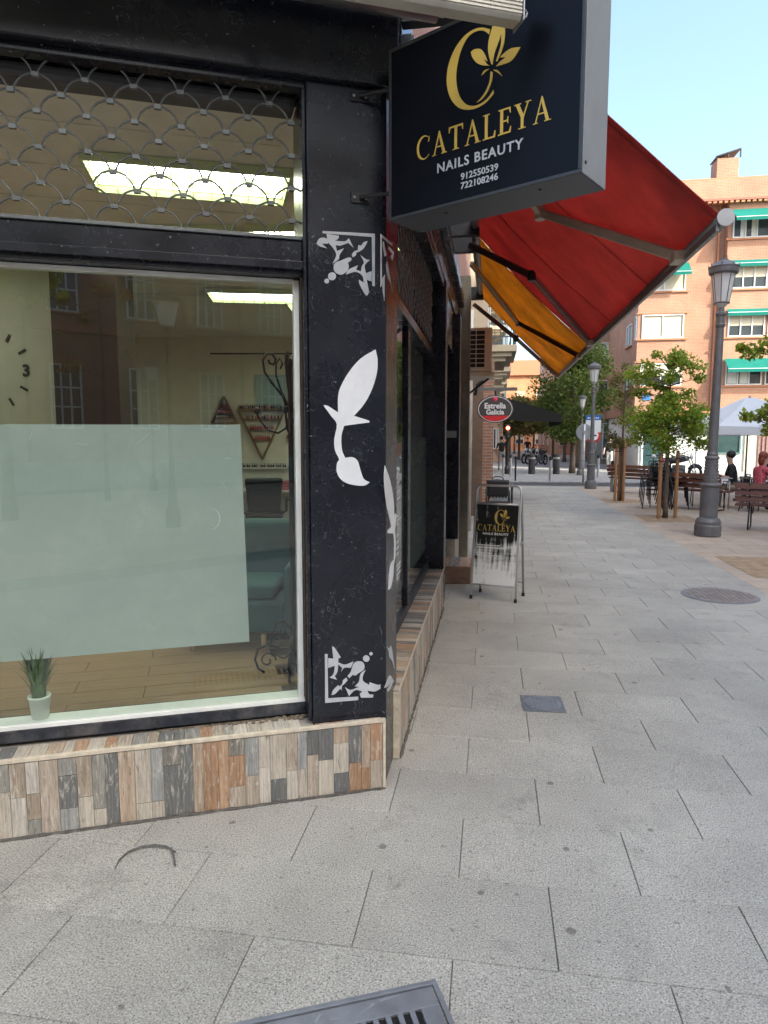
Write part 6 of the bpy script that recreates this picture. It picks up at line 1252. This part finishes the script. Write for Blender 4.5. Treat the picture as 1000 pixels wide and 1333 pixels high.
def sitter(label, loc, rz, ms, hair, style='short', lean=.08, arms=None):
    el, wr = arms or ([(-.27,.14,.70),(.27,.14,.70)], [(-.16,.38,.76),(.14,.40,.76)])
    J, REG, RR = skeleton([(-.13,.42,.50),(.13,.42,.50)], [(-.13,.36,.09),(.14,.46,.09)], el, wr, .50, lean)
    return person(label, loc, rz, J, RR, REG, ms, hair, style)
walker('person in a black top and light trousers walking past the stone wall', (6.42,33.2,0), R(165), [SKIN,TBLK,LTR,LTR,SHO], HBLK)
walker('person in black top and grey trousers walking away by the brick pilasters', (.95,32.6,0), R(8), [SKIN,TBLK,GTR,GTR,SHO], HBLK)
walker('distant person in dark clothes walking up the street', (1.75,55,0), R(0), [SKIN,NVY,NVY,NVY,SHO], HBLK); walker('distant person in dark clothes beside the far tree', (3.1,49,0), R(190), [SKIN,TBLK,GTR,GTR,SHO], HBLK)
sitter('person in a black t-shirt and khaki shorts seated at the terrace table', (6.12,14.15,0), R(82), [SKIN,TBLK,KHK,SKIN,SHO], HBLK)
sitter('person with red hair in a pink patterned shirt seated on the terrace', (6.25,13.05,0), R(-70), [SKIN,TPNK,NVY,SKIN,SHO], HRED, 'long')
sitter('person in dark clothes seated under the white parasol', (7.55,15.5,0), R(150), [SKIN,NVY,NVY,NVY,SHO], HBLK)
for (x_, y_, rz, lab) in ((6.12,14.15,R(82),'light metal chair under the person in black'), (6.25,13.05,R(-70),'light metal chair under the person in pink'), (7.55,15.5,R(150),'metal chair under the person beneath the parasol')):
    c = copy_tree(chair); place(c, (x_, y_, -.03), rz, lab); c['group'] = 'dark metal chairs set out on the terrace'; c.scale = (1,1,.93); c.location.z = 0

# ------------------------------------------------------------------ motorbikes
RUB = mat('tyre_rubber', (.012,.012,.013), .8); TANK = mat('black_tank', (.012,.012,.014), .25, coat=.6); PINK = mat('pink_plastic', (.60,.06,.16), .4); MINT = mat('mint_plastic', (.30,.50,.44), .4)
def ring(c, r, tr_, n=22): return [(c[0], c[1] + r*math.cos(2*math.pi*i/n), c[2] + r*math.sin(2*math.pi*i/n)) for i in range(n)]
mb = empty('motorcycle', 'x', 'motorcycle', (0,0,0), 0, 'motorcycles parked by the street')
for yy_ in (-.68,.70):
    w = MB().tube(ring((0,yy_,.31),.255,.05), .052, 8, closed=True).build('wheel', RUB, mb, smooth=True)
    rm = MB().tube(ring((0,yy_,.31),.20,.05), .015, 6, closed=True)
    for k in range(8): a = 2*math.pi*k/8; rm.tube([(0,yy_,.31),(0,yy_+.2*math.cos(a),.31+.2*math.sin(a))], .006, 4)
    rm.build('rim', ALU, w)
    MB().tube([(0,yy_+.33*math.cos(R(a)),.31+.33*math.sin(R(a))) for a in (range(30,170,14) if yy_ > 0 else range(60,190,14))], .035, 6).build('fender', TANK, mb, smooth=True)
MB().tube([(0,-.35,.72),(0,-.1,.80),(0,.15,.88),(0,.38,.86)], [.06,.13,.16,.09], 12).build('tank', TANK, mb, smooth=True); MB().tube([(0,-.85,.86),(0,-.55,.80),(0,-.2,.80),(0,.0,.84)], [.06,.11,.13,.09], 10).build('seat', CH, mb, smooth=True)
MB().box(-.14,.14,-.22,.22,.28,.62).build('engine', mat('engine_alloy', (.16,.16,.165), .4, .6, var=.3), mb, bevel=.04); 
for sx in (-1,1): MB().tube([(sx*.09,.68,.31),(sx*.09,.5,.75),(sx*.09,.42,.98)], .022, 8).build('fork', ALU, mb, smooth=True); MB().tube([(sx*.02,.42,1.0),(sx*.25,.36,1.06),(sx*.38,.26,1.04)], .014, 7).build('handlebar', DARK_METAL, mb, smooth=True); MB().tube([(sx*.24,.36,1.06),(sx*.28,.36,1.18)], .008, 5).ball((sx*.29,.36,1.21), (.05,.01,.03), 8, 5).build('mirror', DARK_METAL, mb)
MB().ball((0,.52,.92), (.09,.07,.09), 12, 8).build('headlight', LGLASS, mb, smooth=True); MB().tube([(.15,.1,.3),(.17,-.3,.28),(.18,-.75,.36)], [.03,.04,.045], 8).build('exhaust', ALU, mb, smooth=True); MB().tube([(0,-.3,.7),(0,-.68,.31)], .03, 6).build('swingarm', DARK_METAL, mb)
place(mb, (7.6,24.7,0), R(-72), 'black motorcycle parked before the white shop wall')
for (x_, y_, rz, lab) in ((3.45,40.2,R(150),'dark motorcycle parked nearest the dense tree in the street row'),(3.2,41.6,R(140),'dark motorcycle parked behind the stout bollard'),(2.9,43.2,R(150),'dark motorcycle at the far end of the parked row')):
    o = copy_tree(mb); place(o, (x_, y_, 0), rz, lab)
so = empty('scooter', 'parked scooter with a pink seat and pale front shield', 'scooter', (6.55,23.6,0), R(150))
for yy_ in (-.5,.55):
    w = MB().tube(ring((0,yy_,.22),.17,.05), .05, 8, closed=True).build('wheel', RUB, so, smooth=True); MB().tube(ring((0,yy_,.22),.12,.03), .02, 6, closed=True).build('rim', ALU, w)
MB().tube([(0,-.75,.55),(0,-.45,.62),(0,-.1,.5),(0,.0,.32)], [.07,.17,.16,.1], 10).build('body', MINT, so, smooth=True); MB().tube([(0,-.7,.78),(0,-.4,.78),(0,-.1,.74)], [.08,.13,.10], 10).build('seat', PINK, so, smooth=True); MB().box(-.17,.17,-.02,.34,.24,.28).build('footboard', DARK_METAL, so, bevel=.02)
MB().hexa([(-.20,.34,.25),(.20,.34,.25),(.20,.38,.25),(-.20,.38,.25),(-.16,.42,.88),(.16,.42,.88),(.16,.47,.88),(-.16,.47,.88)]).build('front_shield', MINT, so, bevel=.03); MB().tube([(0,.55,.22),(0,.44,.9),(0,.40,1.0)], .025, 8).build('steering_column', DARK_METAL, so); MB().tube([(-.33,.3,1.02),(0,.38,1.0),(.33,.3,1.02)], .015, 7).build('handlebar', DARK_METAL, so); MB().ball((0,.46,.98), (.09,.06,.08), 10, 7).build('headlight', LGLASS, so, smooth=True)
